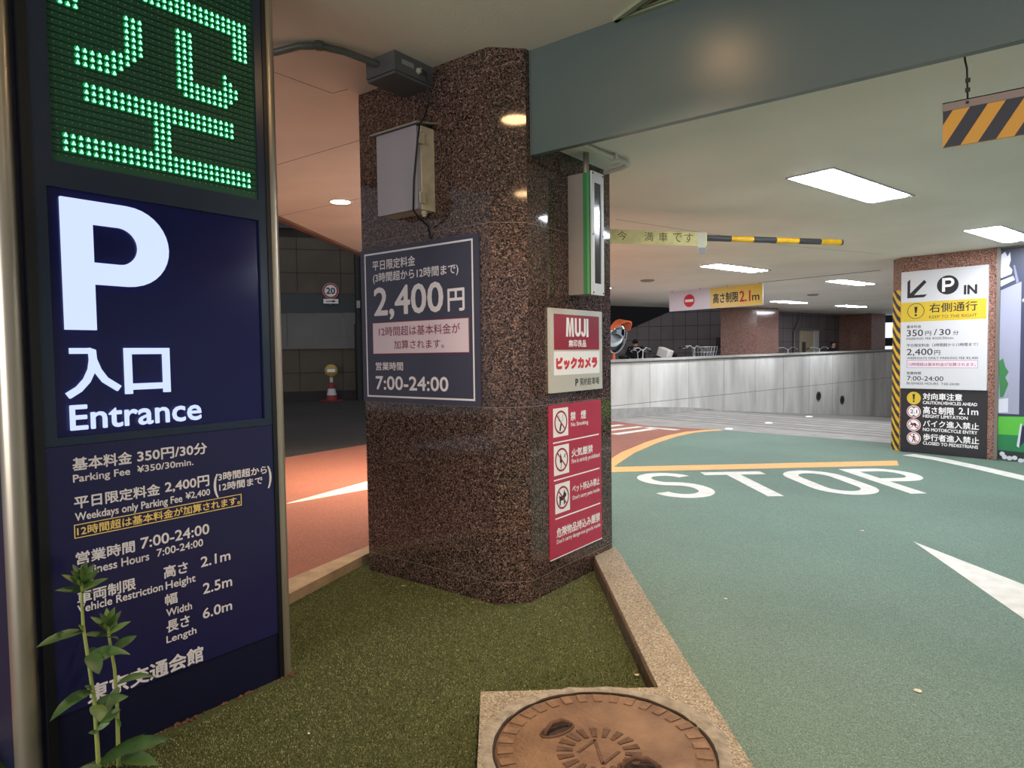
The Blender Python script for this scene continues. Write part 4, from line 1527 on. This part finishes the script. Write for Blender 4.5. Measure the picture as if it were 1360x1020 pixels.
# boom arm folded against the ceiling
a_, b_ = Vector((-3.9, 4.55, 2.6)), Vector((-1.518, 7.576, 2.6))
bv = (b_ - a_).normalized()
bn = Vector((bv.y, -bv.x, 0))        # towards the viewer
t = thing('barrier_arm', 'yellow and black striped barrier arm slung below the garage ceiling', 'barrier', (a_ + b_) / 2)
LN = (b_ - a_).length
mb = MB()
nst = 13
s0_ = 2.30
segs = [2.30, 2.565, 2.81, 3.07, 3.33, 3.59, 3.83]
mb.tube([a_, a_ + bv * s0_], .03, 12, 1)
for i in range(6):
    mb.tube([a_ + bv * segs[i], a_ + bv * (segs[i + 1])], .03, 12, 1 if i % 2 == 0 else 0)
mb.tube([a_ + bv * 3.83, b_], .03, 12, 1)
part('arm', mb, [tape_y, M('dark_grey_stripe', (58, 58, 62), .5)], t)
for d_ in (.35, .95):
    p = a_ + bv * d_
    mb = MB()
    mb.tube([p + UZ * .03, p + UZ * .22], .008, 8)
    mb.ring(Fr(p, bn, UZ, bv), (0, 0), .03, .037, -.015, .015, 16)
    part('hanger', mb, metal_g, t)
SGF = Fr(a_ + bn * .034, bv, UZ, bn)
# yellowed paper full-house notice along the arm
cov = MB()


def seg_u(px):
    # distance along the arm for a picture column, from two measured ends
    return px


# measured: text notice spans from behind the pillar to the first dark stripe
su0, su1 = .75, 2.285
rect(SGF, cov, su0, su1, -.085, .045, 0, .006)
nt_ = part('paper_notice', cov, M('yellowed_paper', (214, 204, 142), .7, var=(9, .2, 5)), t, 'yellowed paper notice with handwritten characters')
chs = [('今', 1.405), ('満', 1.674), ('車', 1.822), ('で', 1.972), ('す', 2.091)]
for ch, q in chs:
    u = q
    part('lettering', letter_mb(SGF, [(ch, u - .046, u + .046, -.055, .03)], .0065), M('faded_ink', (92, 84, 58), .7), nt_)
mb = MB()
rect(SGF, mb, 2.18, 2.27, -.1, .04, .006, .009)
rect(SGF, mb, 2.2, 2.27, -.16, -.1, .0, .006, 1)
part('tape_scrap', mb, [M('grey_clear_tape', (170, 166, 140), .4), M('grey_tape', (110, 110, 112), .5)], nt_)

# hanging sign: no entry / height limit
hl, hr = Vector((-6.2, 13.78, 0)), Vector((-4.04, 13.24, 0))
hv = (hr - hl).normalized()
HF2 = Fr(hl, hv, UZ)
HL = (hr - hl).length
t = thing('height_limit_sign', 'long hanging sign with no entry mark and yellow 2.1m height limit', 'sign', (hl + hr) / 2 + UZ * 2.6)
mb = rect(HF2, MB(), 0, HL, 2.385, 2.80, -.03, 0)
bd = part('board', mb, M('pale_lilac_sign', (216, 206, 216), .3), t)
mb = rect(HF2, MB(), HL * .47, HL, 2.39, 2.80, 0, .003)
yf = part('yellow_field', mb, M('amber_sign_field', (232, 196, 84), .3), bd)
mb = MB()
uc, vc = HL * .235, 2.585
mb.disc(HF2, (uc, vc), .135, 0, .003, 32)
ne = part('no_entry_disc', mb, sign_red, bd)
part('bar', rect(HF2, MB(), uc - .105, uc + .105, vc - .028, vc + .028, .0032, .004), paper_white, ne)
for row in (('高さ制限', HL * .50, HL * .765, 2.48, 2.69, .02), ('m', HL * .90, HL * .97, 2.485, 2.64, .02)):
    part('lettering', letter_mb(HF2, [row], .0034), black_ink, yf)
part('lettering', letter_mb(HF2, [('2.1', HL * .775, HL * .885, 2.475, 2.69, .03)], .0034), sign_red, yf, 'red numerals')
mb = MB()
for q in (.03, .35, .65, .97):
    mb.tube([HF2.p(HL * q, 2.79, -.015), HF2.p(HL * q, CIN, -.015)], .012, 8)
part('fixings', mb, metal_g, t)

# ceiling discs
for (x, y, lab) in ((-5.51, 11.3, 'small grey ceiling speaker between the barrier arm and the height limit sign'), (-4.03, 17.03, 'small grey ceiling speaker near the two slim far lamps')):
    mb = MB()
    mb.lathe((x, y, CIN), -UZ, [(.13, -.002), (.13, .012), (.1, .03), (0.0001, .034)], 24)
    single('ceiling_speaker', mb, M('grey_ceiling_disc', (150, 138, 124), .6), lab, 'speaker', (x, y, CIN))

# ================================================================== FAR PILLARS
for (pts, lab) in (([(-7.44, 20.26), (-6.475, 20.67), (-6.147, 21.74), (-6.75, 22.9), (-7.9, 22.4)], 'distant brown granite pillar just right of the hanging height limit sign'),
                   ([(-5.72, 27.86), (-4.531, 27.72), (-4.192, 28.48), (-4.5, 29.6), (-5.3, 29.5)], 'farthest brown granite pillar beside the taped pillar')):
    c = Vector((sum(p[0] for p in pts) / 5, sum(p[1] for p in pts) / 5, .4))
    t = thing('granite_pillar', lab, 'pillar', c)
    mb = MB()
    mb.prism(GF, pts, .3, CIN + .02)
    part('shaft', mb, granite_far, t)
# steel door, pipe and meter box on the back wall
t = thing('steel_door', 'beige steel door with frame in the dark tiled back wall', 'door', bwf.p(2.2, .4))
mb = MB()
rect(bwf, mb, 1.72, 2.62, .4, 2.2, 0, .05)
part('door_leaf', mb, steel_door, t)
mb = MB()
rect(bwf, mb, 2.62, 2.95, .4, 2.2, .0, .09)
rect(bwf, mb, 1.55, 3.1, 2.2, 2.27, 0, .14, 1)
part('door_frame', mb, [M('pale_frame', (196, 196, 196), .4), joint_m], t)
part('window', rect(bwf, MB(), 1.8, 2.05, 1.35, 1.8, .05, .06), M('dark_door_glass', (70, 66, 60), .3), t)
mb = MB()
mb.tube([bwf.p(1.25, .4, .06), bwf.p(1.25, 2.1, .06), bwf.p(1.4, 2.3, .06), bwf.p(1.6, 2.5, .06), bwf.p(1.62, CIN, .06)], .03, 8)
single('drain_pipe', mb, M('grey_drain_pipe', (120, 114, 112), .5), 'thin grey pipe on the back wall beside the beige steel door', 'pipe')
mb = rect(bwl, MB(), -1.86, -1.66, 1.62, 1.98, 0, .12)
single('meter_box', mb, black_panel, 'small black box on the tiled wall left of the distant pillar', 'box')

# lit shop front glimpsed between the pillars
c = Vector((-4.1, 30.2, 0))
t = thing('shop_window', 'narrow bright shop window glimpsed beyond the far pillar', 'window', c)
f_ = Fr(c, XP, UZ)
mb = rect(f_, MB(), -.6, 1.4, .2, 2.8, -.1, 0)
part('frame', mb, M('dark_shop_frame', (40, 44, 60), .5), t)
for v0_, v1_ in ((1.3, 1.62), (1.95, 2.55)):
    part('pane', rect(f_, MB(), -.5, 1.3, v0_, v1_, 0, .01), emis('lit_shop_pane', (220, 232, 255), .9), t)

# ================================================================== TRAFFIC MIRROR
mc = Vector((-7.72, 14.24, 1.87))
view = (mc - Vector((0, 0, 1.5))).normalized()
nrm = (Matrix.Rotation(radians(59), 3, 'Z') @ Vector((-view.x, -view.y, 0))).normalized()
nrm = Vector((nrm.x, nrm.y, -.24)).normalized()
t = thing('traffic_mirror', 'round convex traffic mirror with orange hood behind the concrete wall', 'mirror', (mc.x, mc.y, .4))
side = UZ.cross(nrm).normalized()
upm = nrm.cross(side).normalized()
mfr = Fr(mc, side, upm, nrm)
mb = MB()
mb.lathe(mc, nrm, [(.39, .0), (.365, .02), (.3, .05), (.2, .08), (.1, .098), (.0001, .102)], 36)
part('mirror_face', mb, mirror_m, t)
mb = MB()
mb.lathe(mc, nrm, [(.12, -.07), (.40, -.02), (.405, 0), (.39, .012)], 36)
part('rim', mb, M('pale_mirror_rim', (196, 198, 196), .4), t, 'pale rim')
g = MB()
n = 14
vs, fs = [], []
for i in range(n + 1):
    a = radians(25 + 130 * i / n)
    ln = .06 + .15 * sin(radians(180 * i / n))
    vs += [mfr.p(.405 * cos(a), .405 * sin(a), -.04), mfr.p(.43 * cos(a), .43 * sin(a), -.04), mfr.p(.415 * cos(a), .415 * sin(a), ln), mfr.p(.44 * cos(a), .44 * sin(a), ln)]
for i in range(n):
    o_ = i * 4
    p_ = o_ + 4
    fs += [(o_, o_ + 2, p_ + 2, p_), (o_ + 1, p_ + 1, p_ + 3, o_ + 3), (o_ + 2, o_ + 3, p_ + 3, p_ + 2), (o_, p_, p_ + 1, o_ + 1)]
g.add(vs, fs)
part('hood', g, orange_pl, t, 'orange hood')
mb = MB()
pp = mc - nrm * .12
mb.tube([(pp.x, pp.y, .4), (pp.x, pp.y, 2.0)], .038, 12)
mb.tube([pp, mc - nrm * .03], .025, 8)
part('pole', mb, orange_pl, t)


# ================================================================== PEOPLE
def skin_mesh(name, joints, edges, mat, parent, sub=2, label=None):
    o0 = root_of(parent).location
    me = bpy.data.meshes.new(name)
    me.from_pydata([tuple(j[0]) for j in joints], edges, [])
    ob = bpy.data.objects.new(name, me)
    COL.objects.link(ob)
    md = ob.modifiers.new('s', 'SKIN')
    for i, j in enumerate(joints):
        r = j[1]
        ob.data.skin_vertices[0].data[i].radius = (r, r) if not isinstance(r, tuple) else r
    ob.data.skin_vertices[0].data[0].use_root = True
    md2 = ob.modifiers.new('d', 'SUBSURF')
    md2.levels = md2.render_levels = sub
    bpy.context.view_layer.update()
    m2 = bpy.data.meshes.new_from_object(ob.evaluated_get(bpy.context.evaluated_depsgraph_get()))
    bpy.data.objects.remove(ob)
    m2.materials.clear()
    m2.materials.append(mat)
    for p in m2.polygons:
        p.use_smooth = True
    r = bpy.data.objects.new(name, m2)
    COL.objects.link(r)
    r.parent = parent
    if label:
        r['label'] = label
    return r


def person(loc, facing, h, label, wide=1.18):
    t = thing('person', label, 'person', loc)
    f = Vector((cos(facing), sin(facing), 0))
    s = Vector((-sin(facing), cos(facing), 0))
    k = h / 1.7

    def P(a, b, c):
        return (f * a + s * b) * k * wide + UZ * c * k
    R = lambda r: r * k * wide
    # body in trousers/jacket lengths as one skinned figure, skin showing at head and hands
    J = [(P(0, 0, .92), R(.13)), (P(0, 0, 1.12), R(.125)), (P(0, 0, 1.32), R(.15)), (P(0, 0, 1.44), R(.075)), (P(.01, 0, 1.5), R(.055)), (P(.02, 0, 1.60), R(.085)), (P(.015, 0, 1.66), R(.08)),
         (P(0, .17, 1.38), R(.065)), (P(-.02, .23, 1.12), R(.048)), (P(.06, .22, .88), R(.037)), (P(.08, .21, .80), R(.04)),
         (P(0, -.17, 1.38), R(.065)), (P(-.02, -.23, 1.12), R(.048)), (P(.06, -.22, .88), R(.037)), (P(.08, -.21, .80), R(.04)),
         (P(0, .09, .84), R(.085)), (P(.02, .10, .48), R(.06)), (P(0, .10, .10), R(.042)), (P(.13, .11, .03), R(.035)),
         (P(0, -.09, .84), R(.085)), (P(.02, -.10, .48), R(.06)), (P(0, -.10, .10), R(.042)), (P(.13, -.11, .03), R(.035))]
    E_ = [(0, 1), (1, 2), (2, 3), (3, 4), (4, 5), (5, 6), (2, 7), (7, 8), (8, 9), (9, 10), (2, 11), (11, 12), (12, 13), (13, 14), (0, 15), (15, 16), (16, 17), (17, 18), (0, 19), (19, 20), (20, 21), (21, 22)]
    skin_mesh('body', J, E_, skin_m, t)
    J2 = [(P(0, 0, .82), R(.155)), (P(0, 0, 1.12), R(.15)), (P(0, 0, 1.32), R(.172)), (P(0, 0, 1.43), R(.09)), (P(0, .18, 1.385), R(.085)), (P(-.02, .235, 1.12), R(.066)), (P(.07, .22, .82), R(.055)),
          (P(0, -.18, 1.385), R(.085)), (P(-.02, -.235, 1.12), R(.066)), (P(.07, -.22, .82), R(.055))]
    skin_mesh('jacket', J2, [(0, 1), (1, 2), (2, 3), (2, 4), (4, 5), (5, 6), (2, 7), (7, 8), (8, 9)], black_cloth, t)
    J3 = [(P(0, 0, .88), R(.145)), (P(0, .09, .80), R(.105)), (P(.02, .10, .48), R(.08)), (P(0, .10, .12), R(.065)), (P(0, -.09, .80), R(.105)), (P(.02, -.10, .48), R(.08)), (P(0, -.10, .12), R(.065))]
    skin_mesh('trousers', J3, [(0, 1), (1, 2), (2, 3), (0, 4), (4, 5), (5, 6)], M('dark_trousers', (34, 34, 40), .85), t)
    J4 = [(P(-.045, 0, 1.545), R(.09)), (P(-.03, 0, 1.63), R(.1)), (P(.03, 0, 1.69), R(.06))]
    skin_mesh('hair', J4, [(0, 1), (1, 2)], hair_m, t)
    # face: eyes, nose, mouth, ears
    O3 = Vector(loc)
    for sg in (-1, 1):
        part('eye', MB().sphere(P(.09, sg * .03, 1.605) + O3, .010 * k, 5), hair_m, t)
        part('ear', MB().sphere(P(.01, sg * .08, 1.59) + O3, .02 * k, 5, 0, 1.4), skin_m, t)
    part('nose', MB().lathe(P(.09, 0, 1.575) + O3, f, [(.014 * k, -.02 * k), (.012 * k, .006 * k), (.0001, .018 * k)], 8), skin_m, t)
    part('mouth', MB().sphere(P(.085, 0, 1.545) + O3, .012 * k, 5, 0, .4), M('lips', (140, 84, 76), .5), t)
    return t


va = Vector((-9.22, 18.09, .4))
person(va, math.atan2(.9, -.3), 1.49, 'person in black jacket standing behind the wall right of the traffic mirror')
person(Vector((-5.36, 25.5, .4)), math.atan2(-.3, .9), 1.37, 'person in black half hidden at the left edge of the farthest pillar')


# ================================================================== BICYCLES behind the wall
def bicycle(loc, ang, label, bag=None, basket=True, s=1.0):
    t = thing('bicycle', label, 'bicycle', loc, 'bicycles parked behind the wall')
    f = Vector((cos(ang), sin(ang), 0))
    sd = Vector((-sin(ang), cos(ang), 0))
    L = Vector(loc)

    def P(a, b, c):
        return L + (f * a + sd * b + UZ * c) * s
    for a in (-.52, .55):
        g = MB()
        g.tube([P(a + .32 * cos(2 * pi * i / 24), 0, .33 + .32 * sin(2 * pi * i / 24)) for i in range(24)], .018, 6, 0, closed=True)
        for i in range(8):
            g.tube([P(a, 0, .33), P(a + .31 * cos(2 * pi * i / 8), 0, .33 + .31 * sin(2 * pi * i / 8))], .002, 4, 1)
        part('wheel', g, [bike_k, bike_m], t)
    g = MB()
    for a, b in (((-.52, .33), (-.08, .30)), ((-.52, .33), (-.2, .72)), ((-.08, .30), (-.22, .82)), ((-.08, .30), (.36, .72)), ((-.17, .62), (.36, .80)), ((.34, .85), (.42, .62)), ((.42, .62), (.55, .33))):
        g.tube([P(a[0], 0, a[1]), P(b[0], 0, b[1])], .016, 8)
    part('frame', g, bike_m, t)
    g = MB()
    g.tube([P(.20, .28, 1.04), P(.27, .26, 1.06), P(.33, .12, 1.07), P(.35, 0, 1.0), P(.33, -.12, 1.07), P(.27, -.26, 1.06), P(.20, -.28, 1.04)], .012, 8)
    g.tube([P(.34, 0, .85), P(.35, 0, 1.02)], .014, 8)
    hb = part('handlebar', g, bike_m, t)
    for sg in (-1, 1):
        g = MB()
        g.tube([P(.29, sg * .26, 1.06), P(.14, sg * .285, 1.02)], .017, 8)
        part('grip', g, bike_k, hb)
        g = MB()
        g.tube([P(.33, sg * .2, 1.06), P(.36, sg * .26, 1.03), P(.26, sg * .3, 1.01)], .006, 6)
        part('brake_lever', g, bag_m, hb)
    g = MB()
    g.lathe(P(-.24, 0, .86), UZ, [(.05 * s, -.05 * s), (.11 * s, .0), (.1 * s, .04 * s), (.001, .05 * s)], 14)
    part('saddle', g, bike_k, t)
    if basket:
        g = MB()
        c0, c1 = .43, .78
        for z, ex in ((.72, .0), (.82, .02), (.92, .035), (1.04, .05)):
            q = [P(c0, .15 + ex, z), P(c1 + ex, .15 + ex, z), P(c1 + ex, -.15 - ex, z), P(c0, -.15 - ex, z)]
            g.tube(q, .006, 5, closed=True)
        for i in range(6):
            a = c0 + (c1 - c0) * i / 5
            for sg in (-1, 1):
                g.tube([P(a, sg * .15, .72), P(a + .05 * i / 5, sg * .2, 1.04)], .0045, 4)
        for i in range(5):
            b = -.15 + .3 * i / 4
            g.tube([P(c1, b, .72), P(c1 + .05, b * 1.33, 1.04)], .0045, 4)
            g.tube([P(c0, b, .72), P(c1, b, .72)], .0045, 4)
        part('basket', g, bike_m, t)
    if bag:
        g = MB()
        g.rbox(P(-.5, 0, .98), (f + UZ * .35).normalized(), sd, (UZ - f * .35).normalized(), .17 * s, .11 * s, .1 * s, .05)
        part('rear_bag', g, bag_m, t, 'white cover on the rear rack')
    return t


def behind(px_dir, d, z=.4):
    return Vector((px_dir[0] * d, px_dir[1] * d, z))


bicycle(Vector((-8.12, 15.68, .4)), -.237, 'parked bicycle nearest the standing person, only its handlebar above the wall', basket=False, s=1.14)
bicycle(Vector((-8.1, 16.66, .4)), 2.904, 'parked bicycle with a white cover, second from the person', bag=True, basket=False, s=1.1)
bicycle(Vector((-7.53, 17.53, .4)), -.237, 'parked bicycle with wire basket tilted up behind the wall', s=1.18)
bicycle(Vector((-6.06, 21.77, .4)), 1.334, 'parked bicycle just right of the distant granite pillar', basket=False, s=1.12)
bicycle(Vector((-5.55, 23.6, .4)), 1.334, 'parked bicycle in front of the beige steel door', basket=False, s=1.12)

# ================================================================== STREET THINGS, FAR LEFT
t = thing('speed_sign', 'round red-rimmed 20 speed limit sign on the wall across the street', 'sign', lbf.p(.0, 3.7, .1))
SFm = Fr(lbf.p(0, 0, .13), lbf.u, UZ)
uo = .05
mb = MB()
mb.disc(SFm, (uo, 3.78), .27, -.02, 0, 36)
dsc = part('disc', mb, paper_white, t)
mb = MB()
mb.ring(SFm, (uo, 3.78), .205, .262, 0, .004, 36)
part('red_rim', mb, M('dull_red', (160, 46, 50), .5), dsc)
part('lettering', letter_mb(SFm, [('20', uo - .15, uo + .15, 3.67, 3.89, .04)], .004), M('dark_blue_ink', (46, 50, 84), .5), dsc)
mb = rect(SFm, MB(), uo - .25, uo + .25, 3.34, 3.50, -.02, 0)
ap = part('arrow_plate', mb, paper_white, t)
part('arrow', MB().prism(SFm, [(uo - .16, 3.405), (uo + .05, 3.405), (uo + .05, 3.375), (uo + .18, 3.42), (uo + .05, 3.465), (uo + .05, 3.435), (uo - .16, 3.435)], 0, .004), black_ink, ap)
mb = MB()
mb.tube([SFm.p(uo, 3.3, -.06), SFm.p(uo, 4.05, -.06)], .03, 8)
part('bracket', mb, metal_g, t)
cpt = lbf.p(.0, 0, .75)
t = thing('traffic_cone', 'red and white striped cone with round lamp across the street', 'cone', (cpt.x, cpt.y, 0))
mb = MB()
mb.box((cpt.x - .27, cpt.y - .27, 0), (cpt.x + .27, cpt.y + .27, .04))
cr = M('dull_red_cone', (132, 40, 44), .6)
cw = M('cone_white', (196, 196, 196), .5)
mb.lathe((cpt.x, cpt.y, 0), UZ, [(.2, .04), (.165, .2)], 20, 0)
mb.lathe((cpt.x, cpt.y, 0), UZ, [(.165, .2), (.12, .42)], 20, 1)
mb.lathe((cpt.x, cpt.y, 0), UZ, [(.12, .42), (.075, .64)], 20, 0)
part('cone_body', mb, [cr, cw], t)
mb = MB()
mb.tube([(cpt.x, cpt.y, .62), (cpt.x, cpt.y, .80)], .055, 12)
part('collar', mb, cw, t)
mb = MB()
mb.lathe((cpt.x, cpt.y, 1.03), lbf.n, [(.0001, -.09), (.19, -.05), (.22, 0), (.19, .05), (.0001, .09)], 24)
mb.obox(Vector((cpt.x, cpt.y, 1.03)) + lbf.n * .09, lbf.u, UZ, lbf.n, .13, .05, .012, 1)
part('warning_lamp', mb, [M('dull_yellow_lamp', (176, 152, 84), .5), paper_white], t, 'round yellow warning lamp')
pbt = lbf.p(.95, 0, .6)
t = thing('utility_pole', 'dark utility pole in front of the tiled wall across the street', 'pole', (pbt.x, pbt.y, 0))
mb = MB()
mb.tube([(pbt.x, pbt.y, -.1), (pbt.x, pbt.y, 2.6)], .15, 14)
mb.tube([(pbt.x, pbt.y, 2.6), (pbt.x, pbt.y, 7.5)], .11, 14)
part('pole', mb, M('dark_pole', (26, 25, 26), .6), t)
mb = MB()
mb.obox(Vector((pbt.x, pbt.y, 1.05)) + lbf.u * .2, lbf.u, lbf.n, UZ, .1, .1, .5)
part('control_box', mb, M('dark_box', (30, 29, 30), .6), t)
mb = rect(Fr(pbt + lbf.n * .12, lbf.u, UZ), MB(), -.06, .06, 3.15, 3.4, 0, .02)
part('plate', mb, M('pale_plate', (150, 150, 150), .5), t)

# ================================================================== WEED PLANTS
def leaf(mb, base, dirv, length, width, droop=.4, roll=0., n=7, mi=0):
    d = Vector(dirv).normalized()
    sidev = d.cross(Vector((.72, .1, .68)))
    sidev = sidev.normalized() if sidev.length > .05 else Vector((0, 1, 0))
    if roll:
        sidev = Matrix.Rotation(roll, 3, d) @ sidev
    p = Vector(base)
    vs, fs = [], []
    dirn = d.copy()
    for i in range(n + 1):
        tt = i / n
        wv = 1.12 * width * (sin(pi * min(1, tt * .93 + .05)) ** .8) * (1 - .35 * tt) * .5
        if i == n:
            wv = .0004
        up = sidev.cross(dirn).normalized()
        wob = .08 * width * sin(i * 2.1)
        vs += [p - sidev * wv + up * (wv * .35 + wob * .3), p, p + sidev * wv + up * (wv * .35 - wob * .3)]
        dirn = (dirn + Vector((0, 0, -droop / n))).normalized()
        p = p + dirn * (length / n)
    for i in range(n):
        a = i * 3
        fs += [(a, a + 1, a + 4, a + 3), (a + 1, a + 2, a + 5, a + 4)]
    mb.add(vs, fs, mi, True)


def weed(name_label, loc, stem_pts, leaves, tip_n, seed):
    random.seed(seed)
    t = thing('weed', name_label, 'plant', loc)
    mb = MB()
    k = len(stem_pts)
    mb.tube(stem_pts, [.0085 - .004 * i / (k - 1) for i in range(k)], 8)
    part('stem', mb, stem_m, t)
    for (b, d, ln, wd_, dr, ro, yg) in leaves:
        mb = MB()
        leaf(mb, b, d, ln, wd_, dr, ro)
        part('leaf', mb, leaf_l if yg else leaf_m, t)
    top = Vector(stem_pts[-1])
    for i in range(tip_n):
        a = i * 2.4
        e = .35 + .9 * i / tip_n
        dv = Vector((cos(a) * (1.3 - e * .7), sin(a) * (1.3 - e * .7), e))
        mb = MB()
        leaf(mb, top + UZ * (-.05 + .06 * i / tip_n), dv, .06 + .04 * (1 - i / tip_n), .026, .25, 0)
        part('leaf', mb, leaf_l if i % 2 else leaf_m, t)
    return t


# picture-left is -y, picture-right is +y from the viewer's side of the tower face
Lx = -2.72
LY = lambda y, z, dx=0.: Vector((Lx + dx, y, z))
stem1 = [LY(.985, GZ), LY(.982, .10), LY(.978, .24, .004), LY(.965, .40, .0), LY(.953, .53), LY(.952, .62), LY(.955, .70)]
lv1 = [(LY(.955, .51), (.25, -1, .25), .17, .042, .35, .3, False), (LY(.955, .51), (.3, -.35, .6), .05, .02, .3, 0, True),
       (LY(.962, .41, .01), (.5, .9, .5), .14, .05, 1.0, -.3, False), (LY(.962, .42, .01), (.8, .1, -.1), .09, .06, 1.2, .2, False), (LY(.962, .41), (-.5, .6, .2), .10, .04, .8, 0, False),
       (LY(.976, .275), (.3, -1, .35), .17, .05, .9, .4, False), (LY(.978, .28), (.2, -.5, .6), .05, .02, .3, 0, True), (LY(.978, .225, .012), (1, -.15, -.2), .07, .062, .9, 0, True),
       (LY(.98, .22), (.3, .9, .3), .11, .045, .5, .3, False), (LY(.98, .13, .01), (.4, .5, .5), .05, .02, .4, 0, True), (LY(.98, .12, .01), (.2, -.6, .5), .04, .018, .4, 0, True),
       (LY(.984, -.01, .01), (.4, -1, .35), .19, .06, .8, .2, False), (LY(.986, .0, .02), (.6, .6, .9), .19, .055, .5, .5, False), (LY(.985, -.02, .02), (.9, -.3, .4), .16, .06, .9, 0, False)]
weed('taller leafy weed growing against the foot of the navy sign tower', (Lx, .985, GZ), stem1, lv1, 15, 1)
stem2 = [LY(1.06, GZ, -.02), LY(1.062, .06, -.02), LY(1.064, .2, -.02), LY(1.06, .32, -.02), LY(1.048, .43, -.02), LY(1.04, .50, -.02)]
lv2 = [(LY(1.055, .405, -.01), (.2, 1, .55), .085, .036, .3, .3, False), (LY(1.055, .40, -.01), (.4, -.8, .1), .07, .035, .6, 0, False), (LY(1.062, .27), (.2, 1, .5), .14, .03, 1.1, .2, False), (LY(1.064, .255), (.4, -.7, -.5), .11, .034, .4, 0, False),
       (LY(1.064, .2), (.3, -.8, .4), .06, .02, .3, 0, True), (LY(1.064, .17), (.2, -1, -.1), .09, .04, .5, .2, False), (LY(1.064, .10), (.2, -.3, .9), .05, .016, .2, 0, True), (LY(1.062, .0), (.5, 1, .55), .17, .06, .7, .2, False), (LY(1.062, -.03), (.7, .5, .3), .15, .06, .8, 0, False)]
weed('shorter leafy weed just right of the taller one at the sign tower', (Lx - .02, 1.06, GZ), stem2, lv2, 12, 4)

# ================================================================== LITTER AND ROAD STUDS
random.seed(9)


def scrap(x, y, z, s, label, m=litter_m, cat='litter'):
    mb = MB()
    s *= .62
    n = 6
    pts = [(x + s * (.7 + .5 * random.random()) * cos(2 * pi * i / n), y + s * (.5 + .4 * random.random()) * sin(2 * pi * i / n)) for i in range(n)]
    mb.add([(px, py, z + .004 * random.random()) for px, py in pts] + [(x, y, z + s * .35)] + [(px, py, z) for px, py in pts],
           [(i, (i + 1) % n, n) for i in range(n)] + [(n + 1 + i, n + 1 + (i + 1) % n, (i + 1) % n, i) for i in range(n)])
    single('scrap' if m is litter_m else 'dry_leaf', mb, m, label, cat, (x, y, z))


tz = GZ + .012
scrap(-1.46, 2.86, tz, .02, 'pale scrap on the turf just above the manhole slab')
scrap(-1.38, 2.83, tz, .011, 'tiny pale chip on the turf nearest the kerb')
scrap(-2.32, 1.62, tz, .011, 'tiny pale chip on the turf in front of the sign tower')
scrap(-3.3, 3.08, tz, .028, 'curled dry leaf at the foot of the shaded pillar side', dead_leaf, 'leaf')
scrap(-2.72, 3.12, tz, .016, 'small pale leaf at the foot of the angled pillar corner', dead_leaf, 'leaf')
scrap(-1.42, 3.95, .004, .02, 'white fleck on the green lane right of the pillar')
scrap(-.35, 3.35, .004, .03, 'white fleck on the green lane near the bottom right')
scrap(-1.05, 6.1, .004, .03, 'white fleck on the green lane left of the white arrow')
for (x, y, lab) in ((-4.52, 12.75, 'white road stud at the end of the curved orange line'), (-4.2, 14.2, 'white road stud in the middle of the ramp'), (-3.85, 16.0, 'white road stud farthest up the ramp')):
    mb = MB()
    mb.lathe((x, y, .002), UZ, [(.08, 0), (.07, .015), (.035, .022), (.0001, .022)], 14)
    single('road_stud', mb, paper_white, lab, 'road stud', (x, y, .002), 'road studs on the ramp')
